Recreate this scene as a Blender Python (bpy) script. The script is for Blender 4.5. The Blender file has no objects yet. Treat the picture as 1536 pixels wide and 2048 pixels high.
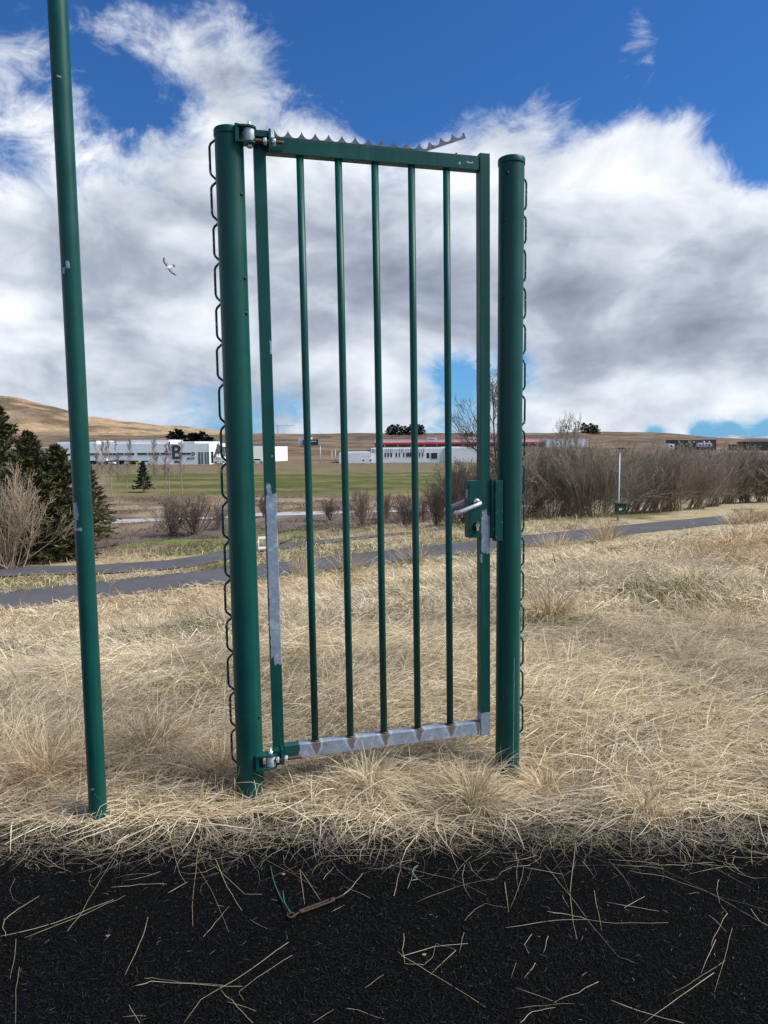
import bpy, math, random
import numpy as np
from mathutils import Vector, Matrix, Euler

sc = bpy.context.scene
COL = sc.collection
R = math.radians

# ------------------------------------------------------------------ camera, world, sun, exposure
FPX, CZ = 1420.0, 1.55
PITCH, ROLL = R(-5.65), R(0.3)
cam_d = bpy.data.cameras.new('camera')
cam = bpy.data.objects.new('camera', cam_d)
COL.objects.link(cam)
sc.camera = cam
cam_d.sensor_fit = 'VERTICAL'
cam_d.sensor_height = 34.6
cam_d.lens = FPX / 2048 * 34.6
cam_d.clip_start = 0.05
cam_d.clip_end = 40000
c_f = np.array([0, math.cos(PITCH), math.sin(PITCH)])
c_r0 = np.array([1.0, 0, 0])
c_u0 = np.cross(c_r0, c_f)
c_r = math.cos(ROLL) * c_r0 - math.sin(ROLL) * c_u0
c_u = math.sin(ROLL) * c_r0 + math.cos(ROLL) * c_u0
cam.matrix_world = Matrix(((c_r[0], c_u[0], -c_f[0], 0), (c_r[1], c_u[1], -c_f[1], 0), (c_r[2], c_u[2], -c_f[2], CZ), (0, 0, 0, 1)))

SUN_EL, SUN_AZ = R(50), R(97)          # azimuth from +Y towards +X
sun_dir = Vector((math.sin(SUN_AZ) * math.cos(SUN_EL), math.cos(SUN_AZ) * math.cos(SUN_EL), math.sin(SUN_EL)))
sd = bpy.data.lights.new('sun', 'SUN')
sd.energy = 4.0
sd.angle = R(32)
sd.color = (1.0, 0.95, 0.88)
so = bpy.data.objects.new('sun', sd)
COL.objects.link(so)
so.rotation_euler = sun_dir.to_track_quat('Z', 'Y').to_euler()

sc.view_settings.view_transform = 'Standard'
sc.view_settings.look = 'None'
sc.view_settings.exposure = 0.70
sc.view_settings.gamma = 1.0
sc.view_settings.use_curve_mapping = False
sc.render.film_transparent = False
sc.cycles.max_bounces = 6
sc.cycles.transparent_max_bounces = 6


def ray(px, py):
    return c_f + (px - 768) / FPX * c_r + (1024 - py) / FPX * c_u


def aty(px, py, y):
    d = ray(px, py)
    return np.array([0, 0, CZ]) + d * (y / d[1])


def skydir(px, py):
    d = ray(px, py)
    return d / np.linalg.norm(d)


class NT:
    """small helper for node trees"""
    def __init__(self, tree):
        self.t = tree
        self.n = tree.nodes
        self.l = tree.links
        self.n.clear()

    def node(self, kind, **kw):
        nd = self.n.new(kind)
        for k, v in kw.items():
            setattr(nd, k, v)
        return nd

    def put(self, sock, v):
        if isinstance(v, bpy.types.NodeSocket):
            self.l.new(v, sock)
        elif v is not None:
            if sock.type == 'RGBA' and hasattr(v, '__len__') and len(v) == 3:
                v = (*v, 1)
            sock.default_value = v

    def math(self, op, a, b=None, c=None, clamp=False):
        nd = self.node('ShaderNodeMath', operation=op, use_clamp=clamp)
        self.put(nd.inputs[0], a)
        if b is not None:
            self.put(nd.inputs[1], b)
        if c is not None:
            self.put(nd.inputs[2], c)
        return nd.outputs[0]

    def vmath(self, op, a, b=None, out=0):
        nd = self.node('ShaderNodeVectorMath', operation=op)
        self.put(nd.inputs[0], a)
        if b is not None:
            if op == 'SCALE':
                self.put(nd.inputs[3], b)
            else:
                self.put(nd.inputs[1], b)
        return nd.outputs[out]

    def noise(self, vec, scale, detail=4, rough=0.55, dist=0.0, out=0):
        nd = self.node('ShaderNodeTexNoise')
        self.put(nd.inputs['Vector'], vec)
        nd.inputs['Scale'].default_value = scale
        nd.inputs['Detail'].default_value = detail
        nd.inputs['Roughness'].default_value = rough
        nd.inputs['Distortion'].default_value = dist
        return nd.outputs[out]

    def smooth(self, v, lo, hi, a=0.0, b=1.0):
        nd = self.node('ShaderNodeMapRange', interpolation_type='SMOOTHSTEP')
        self.put(nd.inputs[0], v)
        nd.inputs[1].default_value = lo
        nd.inputs[2].default_value = hi
        nd.inputs[3].default_value = a
        nd.inputs[4].default_value = b
        return nd.outputs[0]

    def lin(self, v, lo, hi, a=0.0, b=1.0):
        nd = self.node('ShaderNodeMapRange')
        self.put(nd.inputs[0], v)
        nd.inputs[1].default_value = lo
        nd.inputs[2].default_value = hi
        nd.inputs[3].default_value = a
        nd.inputs[4].default_value = b
        return nd.outputs[0]

    def mix(self, f, a, b, blend='MIX'):
        nd = self.node('ShaderNodeMix', data_type='RGBA', blend_type=blend)
        self.put(nd.inputs[0], f)
        self.put(nd.inputs[6], a)
        self.put(nd.inputs[7], b)
        return nd.outputs[2]

    def ramp(self, v, stops):
        nd = self.node('ShaderNodeValToRGB')
        self.put(nd.inputs[0], v)
        el = nd.color_ramp.elements
        while len(el) > 1:
            el.remove(el[-1])
        for i, (p, c) in enumerate(stops):
            e = el[0] if i == 0 else el.new(p)
            e.position = p
            e.color = (*c, 1) if hasattr(c, '__len__') else (c, c, c, 1)
        return nd.outputs[0]


def build_world():
    w = bpy.data.worlds.new('World')
    sc.world = w
    w.use_nodes = True
    w.cycles.sampling_method = 'NONE'
    k = NT(w.node_tree)
    sky = k.node('ShaderNodeTexSky', sky_type='NISHITA')
    sky.sun_disc = False
    sky.sun_elevation = SUN_EL
    sky.sun_rotation = SUN_AZ
    sky.air_density = 1.0
    sky.dust_density = 0.3
    sky.ozone_density = 3.0
    bg_sky = k.node('ShaderNodeBackground')
    
    bg_sky.inputs[1].default_value = 0.068
    d = k.node('ShaderNodeTexCoord').outputs['Generated']
    d = k.vmath('NORMALIZE', d)
    sep = k.node('ShaderNodeSeparateXYZ')
    k.put(sep.inputs[0], d)
    z = sep.outputs[2]
    skyc = k.mix(1.0, sky.outputs[0], (0.29, 0.66, 1.10), 'MULTIPLY')
    skyc = k.mix(k.smooth(z, 0.26, 0.0, 0.0, 0.70), skyc, (1.7, 4.3, 7.3))
    k.put(bg_sky.inputs[0], skyc)
    p = k.vmath('MULTIPLY', d, (1.0, 1.0, 1.75))
    wv = k.noise(p, 4.0, 2, 0.5, out=1)
    wv = k.vmath('SCALE', k.vmath('SUBTRACT', wv, (0.5, 0.5, 0.5)), 0.16)
    p = k.vmath('ADD', p, wv)
    n1 = k.noise(p, 4.6, 8, 0.60)
    nr1 = k.noise(p, 4.6, 4, 0.52)
    n2 = k.noise(k.vmath('ADD', p, (0.030, 0.0, 0.060)), 4.6, 4, 0.52)
    n3 = k.noise(k.vmath('MULTIPLY', p, (0.8, 0.8, 1.7)), 2.9, 2, 0.5)
    wisp = k.noise(k.vmath('MULTIPLY', p, (1.0, 1.0, 0.8)), 13.0, 6, 0.66, 0.5)
    cov = k.ramp(z, [(0.0, 0.58), (0.03, 0.66), (0.075, 0.72), (0.18, 0.86), (0.27, 0.80), (0.335, 0.60), (0.39, 0.36), (0.5, 0.24), (0.75, 0.34), (1.0, 0.4)])

    def blobs(lst):
        tot = None
        for px, py, amp, size in lst:
            dd = skydir(px, py)
            dt = k.vmath('DOT_PRODUCT', d, tuple(dd), out=1)
            e = k.math('MULTIPLY', k.math('SUBTRACT', dt, 1.0), 1.0 / (1 - math.cos(R(size))))
            g = k.math('MULTIPLY', k.math('EXPONENT', e), amp)
            tot = g if tot is None else k.math('ADD', tot, g)
        return tot
    # where the cloud masses stand in the sky, as (direction, amount, degrees across)
    dens = blobs([(430, 140, 0.28, 4.2), (270, 70, 0.20, 3.5), (340, 130, 0.10, 3.0), (30, 130, 0.30, 4.5), (510, 240, 0.20, 4.5), (690, 240, 0.18, 3.0),
                  (950, 235, 0.27, 4.5), (1070, 240, 0.20, 3.5), (1285, 92, 0.33, 2.2), (1330, 330, 0.30, 5.0), (1180, 420, 0.3, 5),
                  (200, 300, -0.10, 4.0), (330, 225, -0.20, 3.0), (40, 350, -0.42, 4.0), (770, 130, -0.35, 7.0), (1180, 170, -0.3, 5.0), (1500, 200, -0.3, 6.0),
                  (760, 285, -0.12, 2.5), (1090, 310, -0.20, 2.2), (1520, 345, -0.30, 3.2),
                  (925, 755, -0.62, 2.0), (870, 730, -0.30, 1.8), (1040, 728, -0.44, 2.3), (600, 822, -0.22, 1.3), (1400, 869, -0.55, 0.9), (1460, 868, -0.45, 0.9), (1540, 868, -0.5, 1.0), (1310, 869, -0.5, 0.9), (1250, 800, 0.2, 3.0), (700, 800, 0.15, 3.0),
                  (250, 560, 0.25, 9.0), (1300, 600, 0.35, 9.0), (700, 520, 0.2, 8.0)])
    m = k.math('ADD', k.math('ADD', cov, dens), k.math('MULTIPLY', k.math('SUBTRACT', n1, 0.5), 1.15))
    m = k.math('ADD', m, k.math('MULTIPLY', k.math('SUBTRACT', wisp, 0.5), 0.72))
    alpha = k.smooth(m, 0.38, 0.76)
    # relief of the cloud: the side towards the sun is white, the undersides are grey
    rel = k.math('ADD', k.math('MULTIPLY', k.math('SUBTRACT', nr1, n2), 1.5), k.math('MULTIPLY', k.math('SUBTRACT', n1, nr1), 1.3))
    shade = blobs([(250, 500, -0.46, 5.0), (480, 560, -0.28, 4.5), (650, 560, -0.32, 5.0), (800, 560, -0.2, 4.0), (1150, 620, -0.42, 5.5), (1400, 650, -0.38, 5.0), (900, 600, -0.3, 4.5), (1500, 700, -0.20, 4.0), (1180, 745, -0.26, 2.6),
                   (300, 760, -0.30, 4.5), (80, 740, -0.2, 3.5), (500, 790, -0.25, 4.0), (1300, 845, -0.16, 3.0),
                   (1350, 400, 0.14, 6.0), (1150, 420, 0.04, 4.0), (1420, 785, 0.26, 3.0), (300, 400, 0.18, 6.5), (40, 620, 0.22, 3.5), (400, 660, 0.2, 4.5), (760, 740, 0.22, 3.0), (1200, 795, 0.30, 3.0), (600, 330, 0.15, 5.0)])
    lit = k.math('ADD', 0.66, k.math('MULTIPLY', k.math('SUBTRACT', n3, 0.5), 0.55))
    lit = k.math('ADD', k.math('ADD', lit, rel), shade)
    lit = k.math('ADD', lit, k.lin(alpha, 0.2, 1.0, 0.16, 0.0))
    ccol = k.ramp(lit, [(0.0, (0.20, 0.225, 0.285)), (0.35, (0.36, 0.40, 0.475)), (0.62, (0.60, 0.645, 0.71)), (0.85, (0.80, 0.83, 0.865)), (1.0, (0.93, 0.945, 0.96))])
    bg_c = k.node('ShaderNodeBackground')
    k.put(bg_c.inputs[0], ccol)
    bg_c.inputs[1].default_value = 0.74
    mx = k.node('ShaderNodeMixShader')
    k.put(mx.inputs[0], k.math('MULTIPLY', alpha, 0.97))
    k.l.new(bg_sky.outputs[0], mx.inputs[1])
    k.l.new(bg_c.outputs[0], mx.inputs[2])
    out = k.node('ShaderNodeOutputWorld')
    k.l.new(mx.outputs[0], out.inputs[0])


build_world()


# ------------------------------------------------------------------ helpers: objects, tags, meshes
def tag(o, label=None, cat=None, group=None, kind=None):
    if label:
        o['label'] = label
    if cat:
        o['category'] = cat
    if group:
        o['group'] = group
    if kind:
        o['kind'] = kind
    return o


def link(name, data, mat=None, parent=None):
    o = bpy.data.objects.new(name, data)
    COL.objects.link(o)
    if parent is not None:
        o.parent = parent
    if mat is not None and data is not None and len(data.materials) == 0:
        data.materials.append(mat)
    return o


def empty(name, loc, rz=0.0):
    o = bpy.data.objects.new(name, None)
    COL.objects.link(o)
    o.location = loc
    o.rotation_euler = (0, 0, rz)
    o.empty_display_size = 0.2
    return o


def copy_tree(o, parent=None):
    c = o.copy()
    COL.objects.link(c)
    c.parent = parent
    for ch in o.children:
        copy_tree(ch, c)
    return c


def np_mesh(name, V, F, col=None, smooth=False, mat_idx=None):
    """V (n,3), F (m,4) or (m,3) index array"""
    me = bpy.data.meshes.new(name)
    V = np.asarray(V, dtype=np.float32)
    F = np.asarray(F, dtype=np.int32)
    k = F.shape[1]
    me.vertices.add(len(V))
    me.vertices.foreach_set('co', V.ravel())
    me.loops.add(F.size)
    me.loops.foreach_set('vertex_index', F.ravel())
    me.polygons.add(len(F))
    me.polygons.foreach_set('loop_start', np.arange(0, F.size, k, dtype=np.int32))
    me.polygons.foreach_set('loop_total', np.full(len(F), k, dtype=np.int32))
    if smooth:
        me.polygons.foreach_set('use_smooth', np.ones(len(F), dtype=bool))
    if col is not None:
        a = me.color_attributes.new('Col', 'FLOAT_COLOR', 'POINT')
        c4 = np.ones((len(V), 4), dtype=np.float32)
        c4[:, :3] = col
        a.data.foreach_set('color', c4.ravel())
    me.update(calc_edges=True)
    return me


class MB:
    """collects simple solids into one mesh"""
    def __init__(self):
        self.v, self.f, self.sm = [], [], []

    def add(self, vs, fs, smooth=False):
        b = len(self.v)
        self.v += [tuple(x) for x in vs]
        self.f += [tuple(i + b for i in q) for q in fs]
        self.sm += [smooth] * len(fs)
        return self

    def box(self, x0, x1, y0, y1, z0, z1, bev=0.0):
        if bev <= 0:
            vs = [(x, y, z) for z in (z0, z1) for y in (y0, y1) for x in (x0, x1)]
            fs = [(0, 2, 3, 1), (4, 5, 7, 6), (0, 1, 5, 4), (2, 6, 7, 3), (0, 4, 6, 2), (1, 3, 7, 5)]
            return self.add(vs, fs)
        import bmesh
        bm = bmesh.new()
        bmesh.ops.create_cube(bm, size=1.0)
        for v in bm.verts:
            v.co = ((x0 + x1) / 2 + v.co.x * (x1 - x0), (y0 + y1) / 2 + v.co.y * (y1 - y0), (z0 + z1) / 2 + v.co.z * (z1 - z0))
        bmesh.ops.bevel(bm, geom=bm.edges[:] + bm.verts[:], offset=bev, segments=2, affect='EDGES', profile=0.6)
        bm.verts.index_update()
        self.add([v.co[:] for v in bm.verts], [[v.index for v in f.verts] for f in bm.faces])
        bm.free()
        return self

    def tube(self, pts, rad, sides=12, cap=True, closed=False, ref=None):
        pts = [Vector(p) for p in pts]
        n = len(pts)
        if not hasattr(rad, '__len__'):
            rad = [rad] * n
        vs, fs = [], []
        ref = Vector(ref) if ref else None
        for i, p in enumerate(pts):
            if closed:
                t = (pts[(i + 1) % n] - pts[i - 1]).normalized()
            else:
                t = (pts[min(i + 1, n - 1)] - pts[max(i - 1, 0)]).normalized()
            if ref is None:
                ref = Vector((0, 0, 1)) if abs(t.z) < 0.9 else Vector((1, 0, 0))
            a = t.cross(ref).normalized()
            b = t.cross(a).normalized()
            for s in range(sides):
                an = 2 * math.pi * s / sides
                vs.append(p + (a * math.cos(an) + b * math.sin(an)) * rad[i])
        m = n if closed else n - 1
        for i in range(m):
            j = (i + 1) % n
            for s in range(sides):
                s2 = (s + 1) % sides
                fs.append((i * sides + s, i * sides + s2, j * sides + s2, j * sides + s))
        self.add(vs, fs, True)
        if cap and not closed:
            b = len(self.v) - len(vs)
            self.f.append(tuple(b + s for s in range(sides))[::-1])
            self.f.append(tuple(b + (n - 1) * sides + s for s in range(sides)))
            self.sm += [False, False]
        return self

    def lathe(self, prof, c=(0, 0, 0), sides=32):
        vs, fs = [], []
        n = len(prof)
        for r, z in prof:
            for s in range(sides):
                an = 2 * math.pi * s / sides
                vs.append((c[0] + r * math.cos(an), c[1] + r * math.sin(an), c[2] + z))
        for i in range(n - 1):
            for s in range(sides):
                s2 = (s + 1) % sides
                fs.append((i * sides + s, i * sides + s2, (i + 1) * sides + s2, (i + 1) * sides + s))
        return self.add(vs, fs, True)

    def prism(self, poly, y0, y1, axis='y'):
        """extrude a closed outline given as (x,z) along y, or (x,y) along z"""
        n = len(poly)
        if axis == 'y':
            vs = [(x, y0, z) for x, z in poly] + [(x, y1, z) for x, z in poly]
        elif axis == 'z':
            vs = [(x, y, y0) for x, y in poly] + [(x, y, y1) for x, y in poly]
        else:
            vs = [(y0, x, z) for x, z in poly] + [(y1, x, z) for x, z in poly]
        fs = [tuple(range(n)), tuple(range(2 * n - 1, n - 1, -1))]
        fs += [(i, (i + 1) % n, n + (i + 1) % n, n + i) for i in range(n)]
        return self.add(vs, fs)

    def mesh(self, name):
        me = bpy.data.meshes.new(name)
        me.from_pydata(self.v, [], self.f)
        me.polygons.foreach_set('use_smooth', self.sm)
        me.update()
        import bmesh
        bm = bmesh.new()
        bm.from_mesh(me)
        bmesh.ops.recalc_face_normals(bm, faces=bm.faces)
        bm.to_mesh(me)
        bm.free()
        return me

    def build(self, name, mat, parent=None):
        return link(name, self.mesh(name), mat, parent)


def hash2(i, j, seed):
    h = np.sin(i * 127.1 + j * 311.7 + seed * 74.7) * 43758.5453
    return h - np.floor(h)


def vnoise(x, y, seed=0):
    x = np.asarray(x, dtype=float)
    y = np.asarray(y, dtype=float)
    i, j = np.floor(x), np.floor(y)
    u, v = x - i, y - j
    u = u * u * (3 - 2 * u)
    v = v * v * (3 - 2 * v)
    return (hash2(i, j, seed) * (1 - u) + hash2(i + 1, j, seed) * u) * (1 - v) + (hash2(i, j + 1, seed) * (1 - u) + hash2(i + 1, j + 1, seed) * u) * v


def fbm(x, y, seed=0, oct=4):
    s, a, t = 0, 0.5, 0
    for o in range(oct):
        s = s + a * vnoise(x * 2 ** o + 17.3 * o, y * 2 ** o - 9.1 * o, seed + o)
        t += a
        a *= 0.5
    return s / t


def sstep(v, a, b):
    t = np.clip((v - a) / (b - a), 0, 1)
    return t * t * (3 - 2 * t)


# ------------------------------------------------------------------ materials
def mat_new(name):
    m = bpy.data.materials.new(name)
    m.use_nodes = True
    return m, NT(m.node_tree)


def principled(k, col, rough=0.6, metal=0.0, spec=0.5, bump=None, bstr=0.3, bdist=0.01, normal=None):
    b = k.node('ShaderNodeBsdfPrincipled')
    k.put(b.inputs['Base Color'], col)
    k.put(b.inputs['Roughness'], rough)
    k.put(b.inputs['Metallic'], metal)
    b.inputs['Specular IOR Level'].default_value = spec
    if bump is not None:
        bn = k.node('ShaderNodeBump')
        bn.inputs['Strength'].default_value = bstr
        bn.inputs['Distance'].default_value = bdist
        k.put(bn.inputs['Height'], bump)
        k.l.new(bn.outputs[0], b.inputs['Normal'])
    o = k.node('ShaderNodeOutputMaterial')
    k.l.new(b.outputs[0], o.inputs[0])
    return b


def objco(k):
    return k.node('ShaderNodeTexCoord').outputs['Object']


def m_plain(name, col, rough=0.6, metal=0.0, var=0.15, scale=8.0, spec=0.5, bump=0.0, bdist=0.01):
    m, k = mat_new(name)
    co = objco(k)
    n = k.noise(co, scale, 5, 0.6)
    f = k.lin(n, 0.25, 0.75, 1 - var, 1 + var)
    cb = k.node('ShaderNodeCombineColor')
    for i in range(3):
        k.put(cb.inputs[i], f)
    c = k.mix(1.0, col, cb.outputs[0], 'MULTIPLY')
    r = k.lin(n, 0.2, 0.8, max(0.02, rough - 0.08), min(1, rough + 0.08))
    principled(k, c, r, metal, spec, n if bump else None, bump, bdist)
    return m


def m_attr(name, rough=0.8, scale=0.0, var=0.0, spec=0.25, fine=None, bump=0.0, bdist=0.02):
    """colour from the mesh's own colour attribute, with grain"""
    m, k = mat_new(name)
    a = k.node('ShaderNodeAttribute')
    a.attribute_name = 'Col'
    c = a.outputs[0]
    bmp = None
    if scale:
        co = objco(k)
        n = k.noise(co, scale, 6, 0.65)
        cb = k.node('ShaderNodeCombineColor')
        f = k.lin(n, 0.25, 0.75, 1 - var, 1 + var)
        for i in range(3):
            k.put(cb.inputs[i], f)
        c = k.mix(1.0, c, cb.outputs[0], 'MULTIPLY')
        bmp = n
        if fine:
            n2 = k.noise(co, fine[0], 4, 0.6)
            cb2 = k.node('ShaderNodeCombineColor')
            f2 = k.lin(n2, 0.25, 0.75, 1 - fine[1], 1 + fine[1])
            for i in range(3):
                k.put(cb2.inputs[i], f2)
            c = k.mix(1.0, c, cb2.outputs[0], 'MULTIPLY')
            bmp = k.math('ADD', n, k.math('MULTIPLY', n2, 0.4))
    principled(k, c, rough, 0.0, spec, bmp if bump else None, bump, bdist)
    return m


GREEN = (0.0018, 0.057, 0.048)
ZINC = (0.34, 0.40, 0.48)


def zinc_nodes(k, co):
    v = k.node('ShaderNodeTexVoronoi')
    k.put(v.inputs['Vector'], co)
    v.inputs['Scale'].default_value = 160
    n = k.noise(co, 26, 6, 0.65)
    n2 = k.noise(co, 220, 3, 0.6)
    c = k.mix(k.lin(v.outputs['Color'], 0, 1, 0.0, 0.5), (0.20, 0.25, 0.32), (0.36, 0.43, 0.51))
    c = k.mix(k.smooth(n, 0.48, 0.72), c, (0.44, 0.50, 0.57))
    c = k.mix(k.smooth(n, 0.44, 0.30), c, (0.17, 0.20, 0.25))
    return c, n, n2


def m_green(name, patches=(), specks=0.0):
    """green powder coat; patches = boxes (cx,cy,cz,hx,hy,hz,rag) where it has peeled to the zinc"""
    m, k = mat_new(name)
    co = objco(k)
    n = k.noise(co, 5.0, 5, 0.6)
    streak = k.noise(k.vmath('MULTIPLY', co, (30.0, 30.0, 1.2)), 1.0, 4, 0.6)
    fine = k.noise(co, 320.0, 2, 0.5)
    col = k.mix(k.lin(n, 0.3, 0.7), (0.0012, 0.047, 0.040), (0.0022, 0.066, 0.055))
    col = k.mix(k.smooth(streak, 0.52, 0.78, 0.0, 0.34), col, (0.030, 0.11, 0.09))
    dust = k.noise(co, 40.0, 6, 0.7)
    col = k.mix(k.smooth(dust, 0.58, 0.80, 0.0, 0.45), col, (0.05, 0.085, 0.07))
    rough = k.lin(n, 0.3, 0.7, 0.36, 0.52)
    bump = k.math('MULTIPLY', fine, 0.25)
    metal = 0.0
    mask = None
    if patches:
        rag_v = k.vmath('SUBTRACT', k.noise(co, 24.0, 5, 0.62, out=1), (0.5, 0.5, 0.5))
        for (cx, cy, cz, hx, hy, hz, rag) in patches:
            pp = k.vmath('ADD', co, k.vmath('MULTIPLY', rag_v, (rag, rag, rag * 3.0)))
            dv = k.vmath('SUBTRACT', k.vmath('ABSOLUTE', k.vmath('SUBTRACT', pp, (cx, cy, cz))), (hx, hy, hz))
            s = k.node('ShaderNodeSeparateXYZ')
            k.put(s.inputs[0], dv)
            mx = k.math('MAXIMUM', k.math('MAXIMUM', s.outputs[0], s.outputs[1]), s.outputs[2])
            mk = k.smooth(mx, 0.0008, -0.0008)
            mask = mk if mask is None else k.math('MAXIMUM', mask, mk)
    if specks:
        sp = k.noise(co, 75.0, 2, 0.5)
        mk = k.smooth(sp, specks, specks + 0.015)
        mask = mk if mask is None else k.math('MAXIMUM', mask, mk)
    if mask is not None:
        zc, zn, zn2 = zinc_nodes(k, co)
        col = k.mix(mask, col, zc)
        rough = k.math('ADD', k.math('MULTIPLY', rough, k.math('SUBTRACT', 1.0, mask)), k.math('MULTIPLY', mask, 0.55))
        metal = k.math('MULTIPLY', mask, 0.25)
        bump = k.math('SUBTRACT', bump, k.math('MULTIPLY', mask, 1.0))
    principled(k, col, rough, metal, 0.24, bump, 0.35, 0.0012)
    return m


def m_zinc(name, stains=(), green_below=None):
    """hot-dip zinc; stains = x positions of brown runs under the welds"""
    m, k = mat_new(name)
    co = objco(k)
    c, n, n2 = zinc_nodes(k, co)
    sep = k.node('ShaderNodeSeparateXYZ')
    wob = k.vmath('SCALE', k.vmath('SUBTRACT', k.noise(co, 30.0, 4, 0.6, out=1), (0.5, 0.5, 0.5)), 0.03)
    k.put(sep.inputs[0], k.vmath('ADD', co, wob))
    x, z = sep.outputs[0], sep.outputs[2]
    st = None
    for (sx, w, z0, z1) in stains:
        a = k.math('ABSOLUTE', k.math('SUBTRACT', x, sx))
        ww = k.lin(z, z0, z1, w * 0.25, w)
        e = k.smooth(k.math('DIVIDE', a, ww), 1.15, 0.35)
        e = k.math('MULTIPLY', e, k.smooth(z, z0, z0 + 0.012))
        st = e if st is None else k.math('MAXIMUM', st, e)
        halo = k.smooth(k.math('ABSOLUTE', k.math('SUBTRACT', k.math('DIVIDE', a, ww), 1.15)), 0.35, 0.0)
        c = k.mix(k.math('MULTIPLY', halo, 0.45), c, (0.60, 0.66, 0.72))
    rough = 0.5
    metal = 0.25
    if st is not None:
        c = k.mix(k.math('MULTIPLY', st, 0.86), c, (0.13, 0.105, 0.075))
    if green_below is not None:
        g = k.smooth(x, green_below + 0.002, green_below - 0.002)
        c = k.mix(g, c, GREEN)
        metal = k.math('MULTIPLY', k.math('SUBTRACT', 1.0, g), 0.25)
    principled(k, c, rough, metal, 0.5, k.math('ADD', n, k.math('MULTIPLY', n2, 0.3)), 0.12, 0.002)
    return m


M = {}
M['green'] = m_green('green powder coat', specks=0.775)
M['zinc'] = m_zinc('galvanised steel')
M['bolt'] = m_plain('dark bolt', (0.012, 0.016, 0.015), 0.45, 0.3, 0.2, 60)
M['rod'] = m_plain('brown threaded rod', (0.085, 0.06, 0.038), 0.5, 0.5, 0.35, 90, bump=0.3, bdist=0.001)
M['nut'] = m_plain('bright zinc nut', (0.62, 0.64, 0.64), 0.35, 0.6, 0.2, 80)
M['roller'] = m_plain('pale grey bearing', (0.40, 0.43, 0.46), 0.5, 0.1, 0.2, 60)
M['alu'] = m_plain('aluminium handle', (0.62, 0.65, 0.68), 0.32, 0.55, 0.08, 40)
M['brass'] = m_plain('nickel lock cylinder', (0.50, 0.44, 0.33), 0.35, 0.6, 0.15, 60)
M['steel'] = m_plain('grey spike steel', (0.10, 0.115, 0.13), 0.45, 0.5, 0.25, 40)
M['black'] = m_plain('black rubber', (0.006, 0.006, 0.007), 0.6)
M['rust'] = m_plain('rusty iron', (0.045, 0.024, 0.017), 0.85, 0.1, 0.5, 120, bump=0.6, bdist=0.002)
M['twine'] = m_plain('green twine', (0.022, 0.085, 0.068), 0.7, 0.0, 0.25, 200)
M['twine_pale'] = m_plain('pale blue twine', (0.10, 0.16, 0.17), 0.7, 0.0, 0.25, 200)
def m_blade():
    m, k = mat_new('dry grass blade')
    a = k.node('ShaderNodeAttribute')
    a.attribute_name = 'Col'
    b = principled(k, a.outputs[0], 0.6, 0.0, 0.3)
    t = k.node('ShaderNodeBsdfTranslucent')
    k.put(t.inputs[0], a.outputs[0])
    mx = k.node('ShaderNodeMixShader')
    mx.inputs[0].default_value = 0.35
    k.l.new(b.outputs[0], mx.inputs[1])
    k.l.new(t.outputs[0], mx.inputs[2])
    o = [n for n in k.n if n.type == 'OUTPUT_MATERIAL'][0]
    k.l.new(mx.outputs[0], o.inputs[0])
    return m


M['grass'] = m_blade()
M['straw'] = m_plain('loose straw', (0.42, 0.34, 0.20), 0.6, 0.0, 0.35, 9.0)
M['bark'] = m_plain('grey brown bark', (0.225, 0.195, 0.158), 0.9, 0.0, 0.35, 6.0, spec=0.2)
M['bark_pale'] = m_plain('pale willow bark', (0.31, 0.255, 0.185), 0.9, 0.0, 0.3, 5.0, spec=0.2)
M['bark_red'] = m_plain('reddish twigs', (0.165, 0.128, 0.108), 0.9, 0.0, 0.3, 3.0, spec=0.2)
M['bark_dark'] = m_plain('dark birch twigs', (0.10, 0.085, 0.072), 0.9, 0.0, 0.3, 3.0, spec=0.2)
M['needle'] = m_attr('conifer needles', 0.75, spec=0.2)
M['white_panel'] = m_plain('white metal cladding', (0.74, 0.80, 0.84), 0.5, 0.0, 0.05, 0.2)
M['pale_panel'] = m_plain('pale grey cladding', (0.50, 0.56, 0.61), 0.5, 0.0, 0.05, 0.2)
M['beige_panel'] = m_plain('beige grey cladding', (0.33, 0.36, 0.35), 0.5, 0.0, 0.05, 0.2)
M['glass_dark'] = m_plain('dark window glass', (0.02, 0.03, 0.035), 0.12, 0.0, 0.2, 0.5)
M['dark_wall'] = m_plain('charcoal wall', (0.025, 0.027, 0.03), 0.7, 0.0, 0.2, 0.5)
M['letter'] = m_plain('dark grey lettering', (0.035, 0.04, 0.048), 0.6)
M['red_panel'] = m_plain('red fascia', (0.72, 0.035, 0.06), 0.5, 0.0, 0.06, 0.3)
M['orange_wall'] = m_plain('ochre wall', (0.50, 0.30, 0.14), 0.7, 0.0, 0.1, 0.3)
M['white_paint'] = m_plain('white paint', (0.72, 0.72, 0.70), 0.6, 0.0, 0.1, 10)
M['red_paint'] = m_plain('red paint', (0.35, 0.02, 0.015), 0.5, 0.0, 0.1, 10)
M['yellow_paint'] = m_plain('yellow paint', (0.65, 0.62, 0.06), 0.5, 0.0, 0.1, 1)
M['car_white'] = m_plain('white car paint', (0.72, 0.74, 0.76), 0.3, 0.0, 0.04, 1)
M['tyre'] = m_plain('tyre rubber', (0.015, 0.015, 0.015), 0.8)
M['lamp_steel'] = m_plain('galvanised lamp pole', (0.36, 0.40, 0.45), 0.5, 0.3, 0.1, 6)
M['bin_green'] = m_plain('dark green bin', (0.008, 0.05, 0.028), 0.45, 0.0, 0.1, 10)
M['wood'] = m_plain('weathered timber', (0.20, 0.14, 0.09), 0.85, 0.0, 0.3, 12)
M['gull_white'] = m_plain('white feathers', (0.55, 0.55, 0.54), 0.7)
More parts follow.
